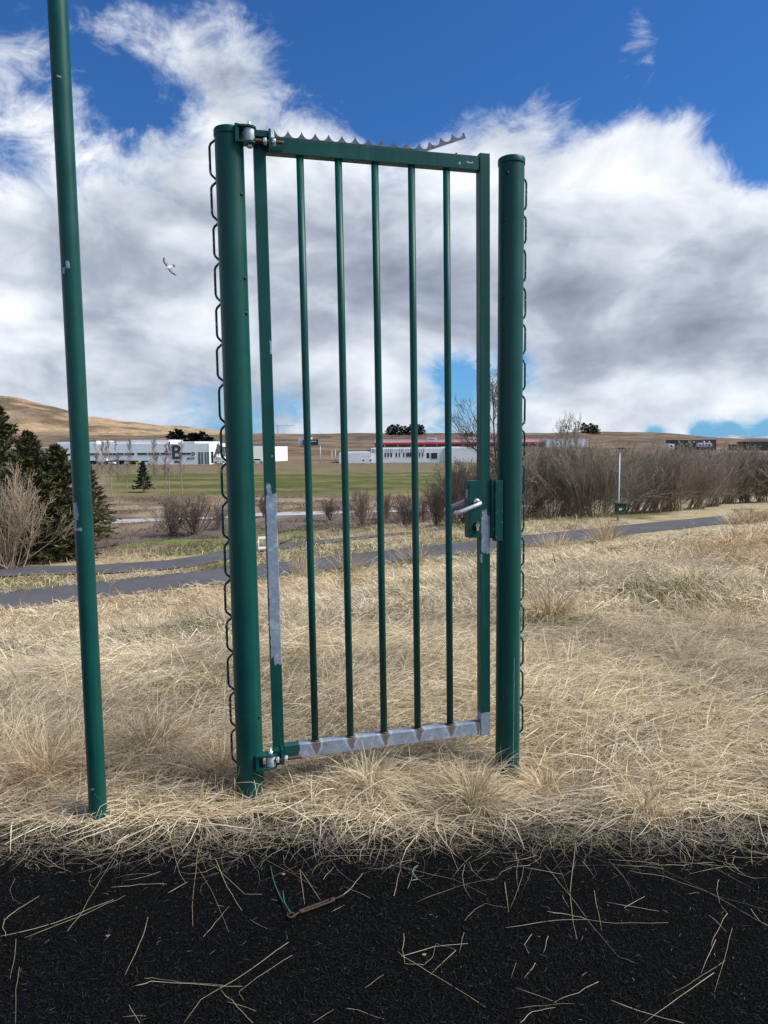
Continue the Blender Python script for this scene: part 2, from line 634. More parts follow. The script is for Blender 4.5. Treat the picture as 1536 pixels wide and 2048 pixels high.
M['gull_grey'] = m_plain('grey feathers', (0.16, 0.165, 0.175), 0.7)
M['gull_black'] = m_plain('black wing tips', (0.02, 0.02, 0.022), 0.7)

# ------------------------------------------------------------------ terrain
SQ, CQ = math.sin(R(35)), math.cos(R(35))


def qco(x, y):
    return -x * SQ + y * CQ


def zbase(x, y):
    x = np.asarray(x, dtype=float)
    y = np.asarray(y, dtype=float)
    q = qco(x, y)
    z = np.interp(q, [-1e4, 3.5, 5.0, 19.8, 27, 33, 52, 62, 1e5], [0, 0, -0.12, -3.0, -3.0, -3.45, -5.6, -5.95, -5.95])
    g = np.interp(x / np.maximum(y, 1), [-1, 0.1, 0.27, 0.34, 0.40, 0.47, 0.6], [1, 1, 1.0, 1.0, 0.85, 0.45, 0.25])
    rise = np.interp(y, [0, 90, 200, 260, 350, 600, 1000, 1500, 1750, 2600, 20000], [0, -0.2, 0.0, -0.5, 0.2, 3.0, 10.5, 24.5, 22, -10, -30])
    return z + np.where(rise > 0, rise * g, rise)


def zfun(x, y):
    x = np.asarray(x, dtype=float)
    y = np.asarray(y, dtype=float)
    z = zbase(x, y)
    q = qco(x, y)
    d = np.hypot(x, y)
    field = sstep(y, 2.55, 3.0) * (1 - sstep(q, 19.0, 21.0))
    mound = (fbm(x * 1.3, y * 1.3, 3, 3) - 0.42) * 0.16 + (fbm(x * 4.0, y * 4.0, 8, 2) - 0.5) * 0.05
    near = sstep(y, 3.0, 4.2)
    z = z + field * (mound * (0.15 + 0.85 * near) + 0.012 + 0.03 * near)
    off = sstep(q, 29.0, 33.0) * (1 - 0.95 * np.exp(-((y - 73) / 8.0) ** 2) * (np.abs(x) < 60))
    z = z + off * (fbm(x * 0.35, y * 0.35, 11, 4) - 0.5) * np.clip(d * 0.012, 0.1, 0.7) * (1 - sstep(y, 190, 240) * 0.4)
    z = z + sstep(y, 300, 600) * (fbm(x * 0.012, y * 0.012, 21, 5) - 0.5) * 9.0
    # a worn hollow round the foot of the lock post
    z = z - 0.135 * np.exp(-(((x - 0.64) / 0.40) ** 2 + ((y - 3.26) / 0.30) ** 2)) * (y < 6)
    # the bed of the running track lies below its surface
    edge = 2.73 + (vnoise(x * 2.3, x * 0 + 3.0, 5) - 0.5) * 0.16 + (vnoise(x * 7.0, x * 0 + 1.0, 6) - 0.5) * 0.05
    z = np.where(y < 4, z - 0.05 * (1 - sstep(y, edge - 0.06, edge + 0.10)), z)
    return z


def gp(px, py, off=0.0):
    """the point of the ground that the photograph shows at px, py"""
    d = ray(px, py)
    k0, k = 1.5, 1.5
    while k < 6000:
        x, y, z = d[0] * k, d[1] * k, CZ + d[2] * k
        if z <= float(zbase(x, y)):
            break
        k0 = k
        k *= 1.01
    lo, hi = k0, k
    for _ in range(30):
        mid = (lo + hi) / 2
        if CZ + d[2] * mid <= float(zbase(d[0] * mid, d[1] * mid)):
            hi = mid
        else:
            lo = mid
    x, y = d[0] * hi, d[1] * hi
    return np.array([x, y, float(zfun(x, y)) + off])


def ground_colour(x, y):
    q = qco(x, y)
    n1 = fbm(x * 0.25, y * 0.25, 31, 4)
    n2 = fbm(x * 1.6, y * 1.6, 37, 3)
    n3 = fbm(x * 0.03, y * 0.03, 41, 5)

    def c(*v):
        return np.array(v)[None, :]

    def mixc(a, b, f):
        return a * (1 - f[:, None]) + b * f[:, None]
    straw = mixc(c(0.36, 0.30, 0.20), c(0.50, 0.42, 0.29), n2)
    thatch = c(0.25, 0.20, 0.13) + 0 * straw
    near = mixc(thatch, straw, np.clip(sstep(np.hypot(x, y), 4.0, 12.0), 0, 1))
    verge = mixc(c(0.12, 0.125, 0.05), c(0.33, 0.27, 0.165), sstep(n1 + 0.4 * (n2 - 0.5), 0.36, 0.60))
    col = mixc(near, verge, sstep(q + (n2 - 0.5) * 1.4, 20.0, 21.2))
    bank = mixc(c(0.125, 0.094, 0.066), c(0.24, 0.185, 0.125), sstep(n1, 0.35, 0.65))
    col = mixc(col, bank, sstep(q + (n1 - 0.5) * 6, 31, 37))
    mud = mixc(c(0.075, 0.060, 0.050), c(0.145, 0.118, 0.096), n2)
    col = mixc(col, mud, sstep(q + (n1 - 0.5) * 5, 43, 48) * (1 - sstep(q + (n1 - 0.5) * 5, 62, 66)))
    # the mown green beyond the river
    yy = y + (n1 - 0.5) * 7
    green = mixc(c(0.066, 0.080, 0.022), c(0.140, 0.128, 0.054), sstep(fbm(x * 0.05, y * 0.13, 55, 4), 0.42, 0.66))
    gmask = sstep(yy, 100, 108) * (1 - sstep(yy, 170, 182))
    col = mixc(col, green, gmask * sstep(x / np.maximum(y, 1), -0.42, -0.36))
    rough = mixc(c(0.105, 0.088, 0.048), c(0.170, 0.138, 0.084), n1)
    col = mixc(col, rough, sstep(yy, 172, 184))
    moor = mixc(c(0.085, 0.063, 0.044), c(0.175, 0.125, 0.080), sstep(n3 + 0.35 * (n1 - 0.5), 0.36, 0.62))
    moor = mixc(moor, c(0.055, 0.048, 0.038) + 0 * moor, sstep(fbm(x * 0.008, y * 0.035, 77, 4), 0.60, 0.70) * 0.8)
    col = mixc(col, moor, sstep(y, 255, 300))
    # a bright green patch of new grass before the river
    gx, gy = -10.5, 46.0
    gm = np.exp(-(((x - gx) / 7.5) ** 2 + ((y - gy - (x - gx) * 0.1) / 4.6) ** 2)) + (n2 - 0.5) * 0.35
    col = mixc(col, c(0.105, 0.155, 0.022) + 0 * col, sstep(gm, 0.36, 0.55) * 0.9)
    col = np.where((y < 2.75)[:, None], c(0.03, 0.026, 0.02) + 0 * col, col)
    return col


def build_ground():
    ys = [-6.0, -2.0, 0.5, 1.5, 2.0, 2.3]
    y = 2.42
    while y < 18000:
        ys.append(y)
        y += max(0.05, y * (0.0145 if y < 300 else 0.03))
    ys = np.array(ys)
    us = np.linspace(-1, 1, 181)
    us = np.sign(us) * np.abs(us) ** 1.15
    Y, U = np.meshgrid(ys, us, indexing='ij')
    X = U * (4.0 + 0.95 * np.maximum(Y, 0))
    x, y = X.ravel(), Y.ravel()
    z = zfun(x, y)
    V = np.stack([x, y, z], 1)
    n, m = Y.shape
    idx = np.arange(n * m).reshape(n, m)
    F = np.stack([idx[:-1, :-1], idx[:-1, 1:], idx[1:, 1:], idx[1:, :-1]], -1).reshape(-1, 4)
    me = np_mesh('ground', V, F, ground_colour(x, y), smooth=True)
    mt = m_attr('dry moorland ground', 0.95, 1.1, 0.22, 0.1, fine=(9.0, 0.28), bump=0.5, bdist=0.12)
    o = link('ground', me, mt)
    tag(o, 'straw coloured meadow, river bank and moorland reaching the horizon', None, None, 'structure')


build_ground()


def build_track():
    m, k = mat_new('black rubber granulate')
    co = objco(k)
    v = k.node('ShaderNodeTexVoronoi')
    k.put(v.inputs['Vector'], k.vmath('MULTIPLY', co, (1.0, 1.6, 1.0)))
    v.inputs['Scale'].default_value = 135
    n = k.noise(co, 70, 5, 0.7)
    nb = k.noise(co, 2.2, 4, 0.6)
    c = k.mix(k.lin(v.outputs['Color'], 0.0, 1.0), (0.0010, 0.0012, 0.0014), (0.0066, 0.0074, 0.0082))
    c = k.mix(k.smooth(n, 0.62, 0.8, 0, 0.6), c, (0.014, 0.0145, 0.015))
    c = k.mix(k.smooth(nb, 0.45, 0.75, 0.0, 0.45), c, (0.0070, 0.0071, 0.0072))
    h = k.math('ADD', k.math('MULTIPLY', v.outputs['Distance'], -1.0), k.math('MULTIPLY', n, 0.8))
    principled(k, c, 0.95, 0.0, 0.05, h, 1.0, 0.012)
    n_x, n_y = 220, 90
    xs = np.linspace(-7, 7, n_x)
    ys = np.concatenate([np.linspace(-5.5, 1.5, 12), np.linspace(1.55, 2.86, n_y)])
    Y, X = np.meshgrid(ys, xs, indexing='ij')
    Z = (fbm(X * 3, Y * 3, 91, 3) - 0.5) * 0.006
    idx = np.arange(X.size).reshape(X.shape)
    F = np.stack([idx[:-1, :-1], idx[:-1, 1:], idx[1:, 1:], idx[1:, :-1]], -1).reshape(-1, 4)
    o = link('running_track', np_mesh('running_track', np.stack([X.ravel(), Y.ravel(), Z.ravel()], 1), F, smooth=True), m)
    tag(o, 'black rubber granulate running surface in the foreground', None, None, 'structure')


build_track()


def ribbon(name, pts_l, pts_r, mat, lift, label, nsub=60, follow=True):
    pl, pr = np.array(pts_l, float), np.array(pts_r, float)

    def resample(p):
        s = np.concatenate([[0], np.cumsum(np.hypot(*np.diff(p[:, :2], axis=0).T))])
        t = np.linspace(0, s[-1], nsub)
        return np.stack([np.interp(t, s, p[:, i]) for i in range(2)], 1)
    a, b = resample(pl), resample(pr)
    w = np.linspace(0, 1, 7)[None, :, None]
    P = a[:, None, :] * (1 - w) + b[:, None, :] * w
    x, y = P[..., 0].ravel(), P[..., 1].ravel()
    z = (zbase(x, y) if follow else np.full_like(x, lift)) + (lift if follow else 0)
    n, m = P.shape[:2]
    idx = np.arange(n * m).reshape(n, m)
    F = np.stack([idx[:-1, :-1], idx[:-1, 1:], idx[1:, 1:], idx[1:, :-1]], -1).reshape(-1, 4)
    o = link(name, np_mesh(name, np.stack([x, y, z], 1), F, smooth=True), mat)
    tag(o, label, None, None, 'structure')
    return o


BRANCH = []


def build_paths():
    m, k = mat_new('grey asphalt')
    co = objco(k)
    n = k.noise(co, 0.6, 5, 0.6)
    n2 = k.noise(co, 45, 3, 0.6)
    c = k.mix(k.lin(n, 0.3, 0.7), (0.058, 0.059, 0.066), (0.084, 0.085, 0.092))
    c = k.mix(k.smooth(n2, 0.5, 0.8, 0, 0.4), c, (0.12, 0.12, 0.125))
    principled(k, c, 0.85, 0, 0.3, n2, 0.3, 0.01)
    d = np.array([CQ, SQ])
    nrm = np.array([-SQ, CQ])

    def P(s, q):
        return d * s + nrm * q
    ss = [-40, -20, -5, 5, 12, 20, 30, 36, 44, 54, 70]
    bend = lambda s: -0.004 * max(0, s - 14) ** 2 * 0.3
    near = [P(s, 21.85 + bend(s)) for s in ss]
    far = [P(s, 24.55 + bend(s)) for s in ss]
    ribbon('footpath', near, far, m, 0.02, 'grey asphalt footpath crossing the meadow', 120)
    # branch that leaves it towards the river
    n_pts = [gp(-160, 1160), gp(0, 1155), gp(190, 1150), gp(330, 1141), gp(400, 1133), gp(455, 1120), gp(530, 1103), gp(634, 1090), gp(730, 1078), gp(824, 1068), gp(890, 1060)]
    f_pts = [gp(-160, 1142), gp(0, 1136), gp(190, 1132), gp(330, 1123), gp(400, 1113), gp(455, 1102), gp(530, 1093), gp(634, 1083), gp(730, 1073), gp(824, 1064), gp(890, 1056)]
    BRANCH.append((np.array(n_pts), np.array(f_pts)))
    ribbon('branch_path', [p[:2] for p in n_pts], [p[:2] for p in f_pts], m, 0.045, 'narrow asphalt branch path beyond the main footpath', 90)
    mw, k = mat_new('bright river water')
    co = objco(k)
    n = k.noise(k.vmath('MULTIPLY', co, (0.5, 2.0, 1.0)), 2.0, 5, 0.7)
    n2 = k.noise(co, 0.5, 4, 0.65)
    c = k.mix(k.smooth(n2, 0.56, 0.66), (0.36, 0.37, 0.38), (0.08, 0.08, 0.08))
    principled(k, c, 0.22, 0, 0.6, n, 0.25, 0.05)
    cpx = [(120, 1047), (225, 1042), (330, 1038), (440, 1034), (515, 1028), (620, 1025), (720, 1022), (850, 1020), (960, 1018), (1100, 1014)]
    zz = -6.0
    pl, pr = [], []
    for i, (px, py) in enumerate(cpx):
        d_ = ray(px, py)
        kk = (zz - CZ) / d_[2]
        wv = 1.5 + 0.6 * math.sin(i * 1.7)
        pl.append((d_[0] * kk, d_[1] * kk - wv))
        pr.append((d_[0] * kk, d_[1] * kk + wv))
    ribbon('river', pl, pr, mw, 0.05, 'narrow pale river gleaming behind the bare bushes', 120)


build_paths()


def build_hills():
    # long brown hill on the left
    px = np.array([-700, -350, -200, 0, 60, 110, 150, 180, 330, 440, 520, 640])
    py = np.array([800, 778, 782, 790, 800, 811, 824, 836, 856, 865, 874, 890])
    az_k = (px - 768) / FPX
    us = np.linspace(az_k[0], az_k[-1], 260)
    ys = np.linspace(1650, 3900, 130)
    Yc = 2650.0
    hr = np.interp(us, az_k, CZ + (887 - py) / FPX * Yc) + 14
    Y, U = np.meshgrid(ys, us, indexing='ij')
    X = U * Y
    prof = np.interp(Y, [1650, 1800, 2150, 2450, 2650, 2900, 3900], [-0.1, 0.04, 0.42, 0.80, 1.0, 1.0, 0.2])
    gul = np.abs(fbm(X * 0.004, Y * 0.0022, 61, 5) - 0.5) * 2
    Z = hr[None, :] * prof - 14 + (gul - 0.3) * 24 * np.clip(prof, 0.05, 1) + (fbm(X * 0.012, Y * 0.012, 67, 4) - 0.5) * 8
    n1 = fbm(X * 0.006, Y * 0.004, 71, 5)
    n2 = fbm(X * 0.02, Y * 0.02, 73, 4)
    f = np.clip(sstep(n1 + 0.3 * (n2 - 0.5), 0.34, 0.60), 0, 1)[..., None]
    c = np.array([0.12, 0.088, 0.056]) * (1 - f) + np.array([0.32, 0.23, 0.135]) * f  # brown heath; the paler straw tone has the sunlit look put into its colour
    low = sstep(prof, 0.30, 0.12)[..., None]
    c = c * (1 - low) + np.array([0.145, 0.108, 0.075]) * low
    rock = sstep(gul, 0.20, 0.05)[..., None] * 0.65
    c = c * (1 - rock) + np.array([0.13, 0.105, 0.08]) * rock
    idx = np.arange(X.size).reshape(X.shape)
    F = np.stack([idx[:-1, :-1], idx[:-1, 1:], idx[1:, 1:], idx[1:, :-1]], -1).reshape(-1, 4)
    o = link('hill', np_mesh('hill', np.stack([X.ravel(), Y.ravel(), Z.ravel()], 1), F, c.reshape(-1, 3), True), m_attr('hill heath', 0.95, 0.02, 0.35, 0.1, fine=(0.09, 0.30), bump=0.6, bdist=12.0))
    tag(o, 'long tawny hill sloping down behind the white warehouse', None, None, 'structure')
    # snow-streaked mountains far right
    us = np.linspace(0.40, 1.0, 220)
    ys = np.linspace(8000, 11500, 40)
    ridge = np.interp(us, [0.40, 0.44, 0.462, 0.485, 0.50, 0.512, 0.525, 0.54, 0.56, 0.65, 0.8, 1.0], [0.0, 3, 38, 68, 60, 36, 52, 58, 40, 70, 50, 60])
    Y, U = np.meshgrid(ys, us, indexing='ij')
    X = U * Y
    prof = np.interp(Y, [8000, 9300, 10200, 11500], [0, 0.7, 1.0, 0.3])
    Z = ridge[None, :] * prof * (0.8 + 0.4 * fbm(X * 0.002, Y * 0.002, 81, 5)) - 15 * (1 - prof)
    f = sstep(fbm(X * 0.004, Y * 0.003, 83, 5) + (Z - 30) / 220, 0.56, 0.68)[..., None]
    c = np.array([0.15, 0.16, 0.185]) * (1 - f) + np.array([0.55, 0.60, 0.68]) * f
    idx = np.arange(X.size).reshape(X.shape)
    F = np.stack([idx[:-1, :-1], idx[:-1, 1:], idx[1:, 1:], idx[1:, :-1]], -1).reshape(-1, 4)
    o = link('mountain', np_mesh('mountain', np.stack([X.ravel(), Y.ravel(), Z.ravel()], 1), F, c.reshape(-1, 3), True), m_attr('snow streaked rock', 0.9))
    tag(o, 'low far mountains streaked with snow on the right horizon', None, None, 'structure')


build_hills()

# ------------------------------------------------------------------ gate, posts, pole
YAW = R(14.5)
GD = np.array([math.cos(YAW), math.sin(YAW), 0.0])
GN = np.array([-math.sin(YAW), math.cos(YAW), 0.0])
PO = np.array([-0.605, 2.99, 0.0])


def fence_pt(s, off=0.0, z=0.0):
    p = PO + GD * s + GN * off
    return (p[0], p[1], z)


def lean(o, amount, yaw=YAW):
    o.rotation_euler = (Matrix.Rotation(yaw, 3, 'Z') @ Matrix.Rotation(-amount, 3, 'Y')).to_euler()


def post_solid(r, z0, z1, sides=48):
    mb = MB()
    mb.lathe([(r, z0), (r, z0 + 0.3), (r, (z0 + z1) / 2), (r, z1)], sides=sides)
    return mb


def cap_solid(r, z, sides=48):
    mb = MB()
    mb.lathe([(r - 0.002, z - 0.030), (r + 0.0025, z - 0.030), (r + 0.003, z - 0.026), (r + 0.003, z - 0.008), (r + 0.001, z - 0.003), (r - 0.005, z), (0.0005, z + 0.003)], sides=sides)
    return mb


def bolt_at(parent, r, ang, z, mat):
    """a round-headed bolt on the side of a post, ang from local +x"""
    mb = MB()
    prof = [(0.0075, -0.004), (0.0075, 0.001), (0.0065, 0.004), (0.0035, 0.0058), (0.0004, 0.0062)]
    mb.lathe(prof, sides=12)
    o = mb.build('bolt', mat, parent)
    o.location = (r * math.cos(ang), r * math.sin(ang), z)
    o.rotation_euler = (Matrix.Rotation(ang, 3, 'Z') @ Matrix.Rotation(R(90), 3, 'Y')).to_euler()
    return o


def mesh_strip(name, s0, side, z_list, label):
    """cut edge of a wire fence: a chain of stretched hexagonal meshes tied behind a post"""
    root = empty(name, fence_pt(s0, 0.0, 0.0))
    lean(root, 0.007)
    tag(root, label, 'wire mesh', 'cut mesh edges beside the gate posts')
    rg = random.Random(5 if side < 0 else 9)
    m = m_green('wire coating ' + name, specks=0.615)
    for a, b in zip(z_list[:-1], z_list[1:]):
        h = a - b
        w = 0.0295
        cx = side * ((0.049 if side < 0 else 0.062) + rg.uniform(-0.0015, 0.0015))
        pts = []
        out = w + rg.uniform(-0.003, 0.003)
        oval = [(0.0, a + 0.004), (side * out * 0.25, a - 0.004), (side * out * 0.85, a - h * 0.13), (side * out, a - h * 0.20), (side * out, b + h * 0.20), (side * out * 0.86, b + h * 0.13), (side * out * 0.22, b + 0.004), (0.0, b - 0.004),
                (-side * out * 0.86, b + h * 0.13), (-side * out, b + h * 0.2), (-side * out, a - h * 0.2), (-side * out * 0.86, a - h * 0.13)]
        for x, z in oval:
            pts.append((cx + x, (0.052 if side < 0 else 0.030) + rg.uniform(-0.001, 0.001), z))
        mb = MB()
        mb.tube(pts, 0.0050, 8, closed=True, ref=(0, 1, 0))
        mb.build('mesh_link', m, root)
    return root


def hinge_on_post(post, z, ax):
    """bracket fixed on the post: plate, two lugs, bearing and its bolt. ax = local x of the bearing"""
    y = -0.047
    br = MB()
    br.box(0.020, 0.034, y - 0.022, y + 0.030, z - 0.036, z + 0.036, 0.002)
    for zz in (z - 0.033, z + 0.026):
        pl = [(0.028, y - 0.024), (ax, y - 0.027)]
        for i in range(9):
            a = -math.pi / 2 + math.pi * i / 8
            pl.append((ax + 0.027 * math.cos(a), y + 0.027 * math.sin(a)))
        pl += [(0.028, y + 0.026)]
        br.prism(pl, zz, zz + 0.007, 'z')
    b = br.build('hinge_bracket', M['green'], post)
    be = MB()
    be.lathe([(0.004, -0.024), (0.0205, -0.024), (0.0215, -0.022), (0.0215, 0.022), (0.0205, 0.024), (0.004, 0.024)], sides=24)
    o = be.build('bearing', M['roller'], b)
    o.location = (ax, y, z)
    bo = MB()
    bo.lathe([(0.0125, 0.033), (0.0125, 0.041), (0.006, 0.0415), (0.006, 0.052), (0.0045, 0.054), (0.0003, 0.054)], sides=6)
    o = bo.build('hinge_bolt', M['nut'], b)
    o.location = (ax, y, z)
    o = MB().lathe([(0.0003, -0.046), (0.011, -0.046), (0.011, -0.033), (0.004, -0.033)], sides=6).build('bolt_head', M['nut'], b)
    o.location = (ax, y, z)


def gate_post(s, z0, top, ln, label, bolts, name='gate_post', patches=()):
    root = empty(name, fence_pt(s, 0.0, z0))
    lean(root, ln)
    tag(root, label, 'post')
    h = top - z0
    m = m_green('post coat ' + str(s), patches, specks=0.80)
    post_solid(0.0573, -0.35, h - 0.012).build('shaft', m, root)
    cap_solid(0.0573, h).build('cap', M['green'], root)
    for a, z in bolts:
        bolt_at(root, 0.0570, R(a), z - z0, M['bolt'])
    return root


Z_L = [2.781, 2.616, 2.454, 2.295, 2.129, 1.965, 1.802, 1.628, 1.467, 1.304, 1.133, 0.964, 0.796, 0.635, 0.467, 0.298, 0.13]
Z_R = [2.742, 2.580, 2.433, 2.262, 2.098, 1.937, 1.772, 1.612, 1.451, 1.288, 1.105, 0.946, 0.778, 0.620, 0.457, 0.287, 0.12]

POST_L = gate_post(0.013, 0.0, 2.80, 0.0085, 'thick green round post carrying the gate hinges, left of the gate',
                   [(-46, 2.541), (-42, 2.214), (-41, 2.075), (-42, 0.369)])
hinge_on_post(POST_L, 2.765, 0.078)
hinge_on_post(POST_L, 0.172, 0.087)
POST_R = gate_post(1.235, -0.08, 2.80, 0.0055, 'thick green round post on the lock side, right of the gate',
                   [(212, 2.523), (213, 2.191), (213, 2.053), (221, 0.345), (218, 0.169), (228, 2.72)],
                   patches=((0.006, -0.057, 0.36, 0.0009, 0.03, 0.26, 0.006), (0.038, -0.045, 0.62, 0.0008, 0.03, 0.22, 0.004)))
mesh_strip('wire_mesh_strip', 0.013, -1, Z_L, 'strip of bent green wire mesh links along left side of hinge post')
mesh_strip('wire_mesh_strip', 1.235, 1, Z_R, 'strip of bent green wire mesh links along right side of lock post')
# keeper fixed to the lock post
kp = MB()
kp.box(-0.088, -0.050, -0.044, -0.006, 1.172, 1.452, 0.003)
kp.build('lock_keeper', m_green('keeper coat', specks=0.70), POST_R)

pole_x, pole_y = -1.195, 2.816
pole = empty('fence_pole', (pole_x, pole_y, 0))
lean(pole, 0.0030, 0.0)
tag(pole, 'slim tall green pole with peeled paint, standing apart on the left', 'pole')
mp = m_green('pole coat', [(-0.020, -0.035, 1.285, 0.013, 0.04, 0.032, 0.022), (-0.022, -0.03, 1.235, 0.006, 0.04, 0.028, 0.02), (-0.006, -0.035, 1.212, 0.012, 0.03, 0.006, 0.012),
                           (0.004, -0.035, 2.228, 0.007, 0.03, 0.012, 0.012), (-0.014, -0.035, 2.208, 0.005, 0.03, 0.012, 0.014),
                           (0.006, -0.035, 2.905, 0.008, 0.03, 0.003, 0.008), (-0.004, -0.035, 0.14, 0.008, 0.03, 0.004, 0.006)], specks=0.79)
post_solid(0.0355, -0.3, 4.0, 40).build('shaft', mp, pole)
cap_solid(0.0355, 4.01, 40).build('cap', M['green'], pole)

# --- gate: local x along the gate from the hinge stile, z up from its foot
GS0, GZ0, GL = 0.137, 0.157, 0.0108
gate = empty('pedestrian_gate', fence_pt(GS0, 0.0, GZ0))
lean(gate, GL)
tag(gate, 'green barred metal gate with bare zinc bottom rail and spiked strip on top', 'gate')


def gx(s, z):
    return s - GS0 + GL * (z - GZ0)


ST = 0.024
stile_m = m_green('hinge stile coat', [(0.002, -0.03, 0.820, 0.0240, 0.03, 0.350, 0.024), (-0.006, -0.03, 1.16, 0.010, 0.03, 0.06, 0.028), (0.010, -0.03, 0.49, 0.018, 0.03, 0.05, 0.03), (0.020, -0.03, 1.79, 0.006, 0.02, 0.025, 0.016), (0.012, -0.03, 1.335, 0.004, 0.02, 0.004, 0.008)], specks=0.80)
MB().box(-ST, ST, -ST, ST, -0.02, 2.625, 0.003).build('hinge_stile', stile_m, gate)
XR = 0.974
stile2_m = m_green('lock stile coat', [(XR + 0.004, -0.03, 0.955, 0.024, 0.03, 0.085, 0.020), (XR - 0.004, -0.03, 1.03, 0.012, 0.03, 0.045, 0.026), (XR, 0, 0.03, 0.05, 0.05, 0.078, 0.010), (XR - 0.02, -0.03, 0.845, 0.004, 0.02, 0.02, 0.004)], specks=0.79)
MB().box(XR - ST, XR + ST, -ST, ST, -0.005, 2.635, 0.003).build('lock_stile', stile2_m, gate)
top_m = m_green('top rail coat', [(0.905, -0.025, 2.595, 0.014, 0.02, 0.003, 0.010), (0.86, -0.025, 2.583, 0.004, 0.02, 0.004, 0.012)], specks=0.80)
MB().box(ST + 0.001, XR - ST - 0.001, -0.021, 0.021, 2.562, 2.622, 0.0025).build('top_rail', top_m, gate)
BARS = [0.165, 0.326, 0.483, 0.645, 0.804]
rail_m = m_zinc('zinc bottom rail', [(x, 0.026, 0.004, 0.060) for x in BARS] + [(XR - ST - 0.012, 0.018, -0.01, 0.07)], green_below=0.090)
MB().box(ST + 0.001, XR - ST - 0.001, -0.021, 0.021, 0.0, 0.060, 0.0025).build('bottom_rail', rail_m, gate)
bar_m = m_green('bar coat', specks=0.80)
bar_me = None
for x in BARS:
    if bar_me is None:
        b = MB().tube([(0, 0, 0.058), (0, 0, 0.9), (0, 0, 1.8), (0, 0, 2.566)], 0.0155, 20).build('bar', bar_m, gate)
        bar_me = b.data
    else:
        b = link('bar', bar_me, None, gate)
    b.location = (x, 0, 0)
# weld collars where bars meet the bottom rail
for x in BARS:
    MB().lathe([(0.0157, 0.0), (0.019, 0.0), (0.0165, 0.006), (0.0157, 0.006)], (x, 0, 0.0602), 16).build('weld', M['rod'], gate)


def spike_strip():
    pitch, hgt, base = 0.0562, 0.026, 0.006
    outline_top = []
    n = 15
    for i in range(n):
        for j in range(10):
            t = j / 10.0
            # cusp at t=0, trough at t=.5
            u = abs(2 * t - 1)
            zz = base + hgt * (u ** 2.5)
            outline_top.append(((i + t) * pitch, zz))
    outline_top.append((n * pitch, base + hgt * 0.55))
    L0 = 0.62

    def warp(x, z):
        a = 0.0
        if x > L0:
            xx = x - L0
            R0 = 0.10
            ang = min(xx / R0, R(21.0))
            if xx / R0 < R(21.0):
                bx, bz = L0 + R0 * math.sin(ang), R0 * (1 - math.cos(ang))
            else:
                bx, bz = L0 + R0 * math.sin(ang) + (xx - R0 * ang) * math.cos(ang), R0 * (1 - math.cos(ang)) + (xx - R0 * ang) * math.sin(ang)
            return bx - z * math.sin(ang), bz + z * math.cos(ang)
        return x, z
    xs = [p[0] for p in outline_top]
    mb = MB()
    vs, fs = [], []
    nn = len(xs)
    for yy in (0.0, 0.0022):
        for (x, z) in outline_top:
            vs.append((*[warp(x, -0.004)[0]], yy, warp(x, -0.004)[1]))
        for (x, z) in outline_top:
            w = warp(x, z)
            vs.append((w[0], yy, w[1]))
    for i in range(nn - 1):
        fs.append((i, i + 1, nn + i + 1, nn + i))
        fs.append((2 * nn + i, 3 * nn + i, 3 * nn + i + 1, 2 * nn + i + 1))
        fs.append((nn + i, nn + i + 1, 3 * nn + i + 1, 3 * nn + i))
        fs.append((i, 2 * nn + i, 2 * nn + i + 1, i + 1))
    fs.append((0, nn, 3 * nn, 2 * nn))
    fs.append((nn - 1, 3 * nn - 1, 4 * nn - 1, 2 * nn - 1))
    mb.add(vs, fs)
    # folded foot lying on the rail, up to where the strip has come loose
    mb.box(0.0, L0 - 0.01, -0.016, 0.0, -0.0035, -0.0015)
    mb.box(n * pitch * 0.925, n * pitch * 0.935, -0.012, 0.004, 0.0, 0.001)
    o = mb.build('spike_strip', M['steel'], gate)
    o.location = (0.062, -0.004, 2.6275)


spike_strip()


def gate_hinge(z, ax0, ax1, top):
    y = -0.047
    lg = MB()
    lg.box(gx(0.146, z) - 0.0045, gx(0.146, z) + 0.0045, y - 0.020, -0.0205, z - GZ0 - 0.036, z - GZ0 + 0.036, 0.001)
    lg.box(gx(0.146, z) - 0.030, gx(0.146, z) + 0.055, -0.0300, -0.0245, z - GZ0 - 0.030, z - GZ0 - 0.024)
    lg.box(-ST + 0.001, gx(0.146, z) - 0.006, -0.060, -0.0245, z - GZ0 + 0.006, z - GZ0 + 0.030, 0.0015)
    h = lg.build('hinge_lug', M['green'], gate)
    rod = MB()
    zz = z - GZ0 - 0.012
    pts = [(gx(ax0, z) + (gx(ax1, z) - gx(ax0, z)) * i / 30, y - 0.012, zz) for i in range(31)]
    rod.tube(pts, [0.0075 + (0.0006 if i % 2 else 0) for i in range(31)], 12)
    rod.build('hinge_rod', M['rod'], h)
    for s in (0.128, 0.164):
        nt = MB()
        nt.lathe([(0.002, -0.006), (0.0145, -0.006), (0.0150, -0.005), (0.0150, 0.005), (0.0145, 0.006), (0.002, 0.006)], sides=6)
        o = nt.build('nut', M['nut'], h)
        o.location = (gx(s, z), y - 0.012, zz)
        o.rotation_euler = (0.3, R(90), 0)


gate_hinge(2.757, 0.082, 0.200, True)
gate_hinge(0.190, 0.100, 0.232, False)

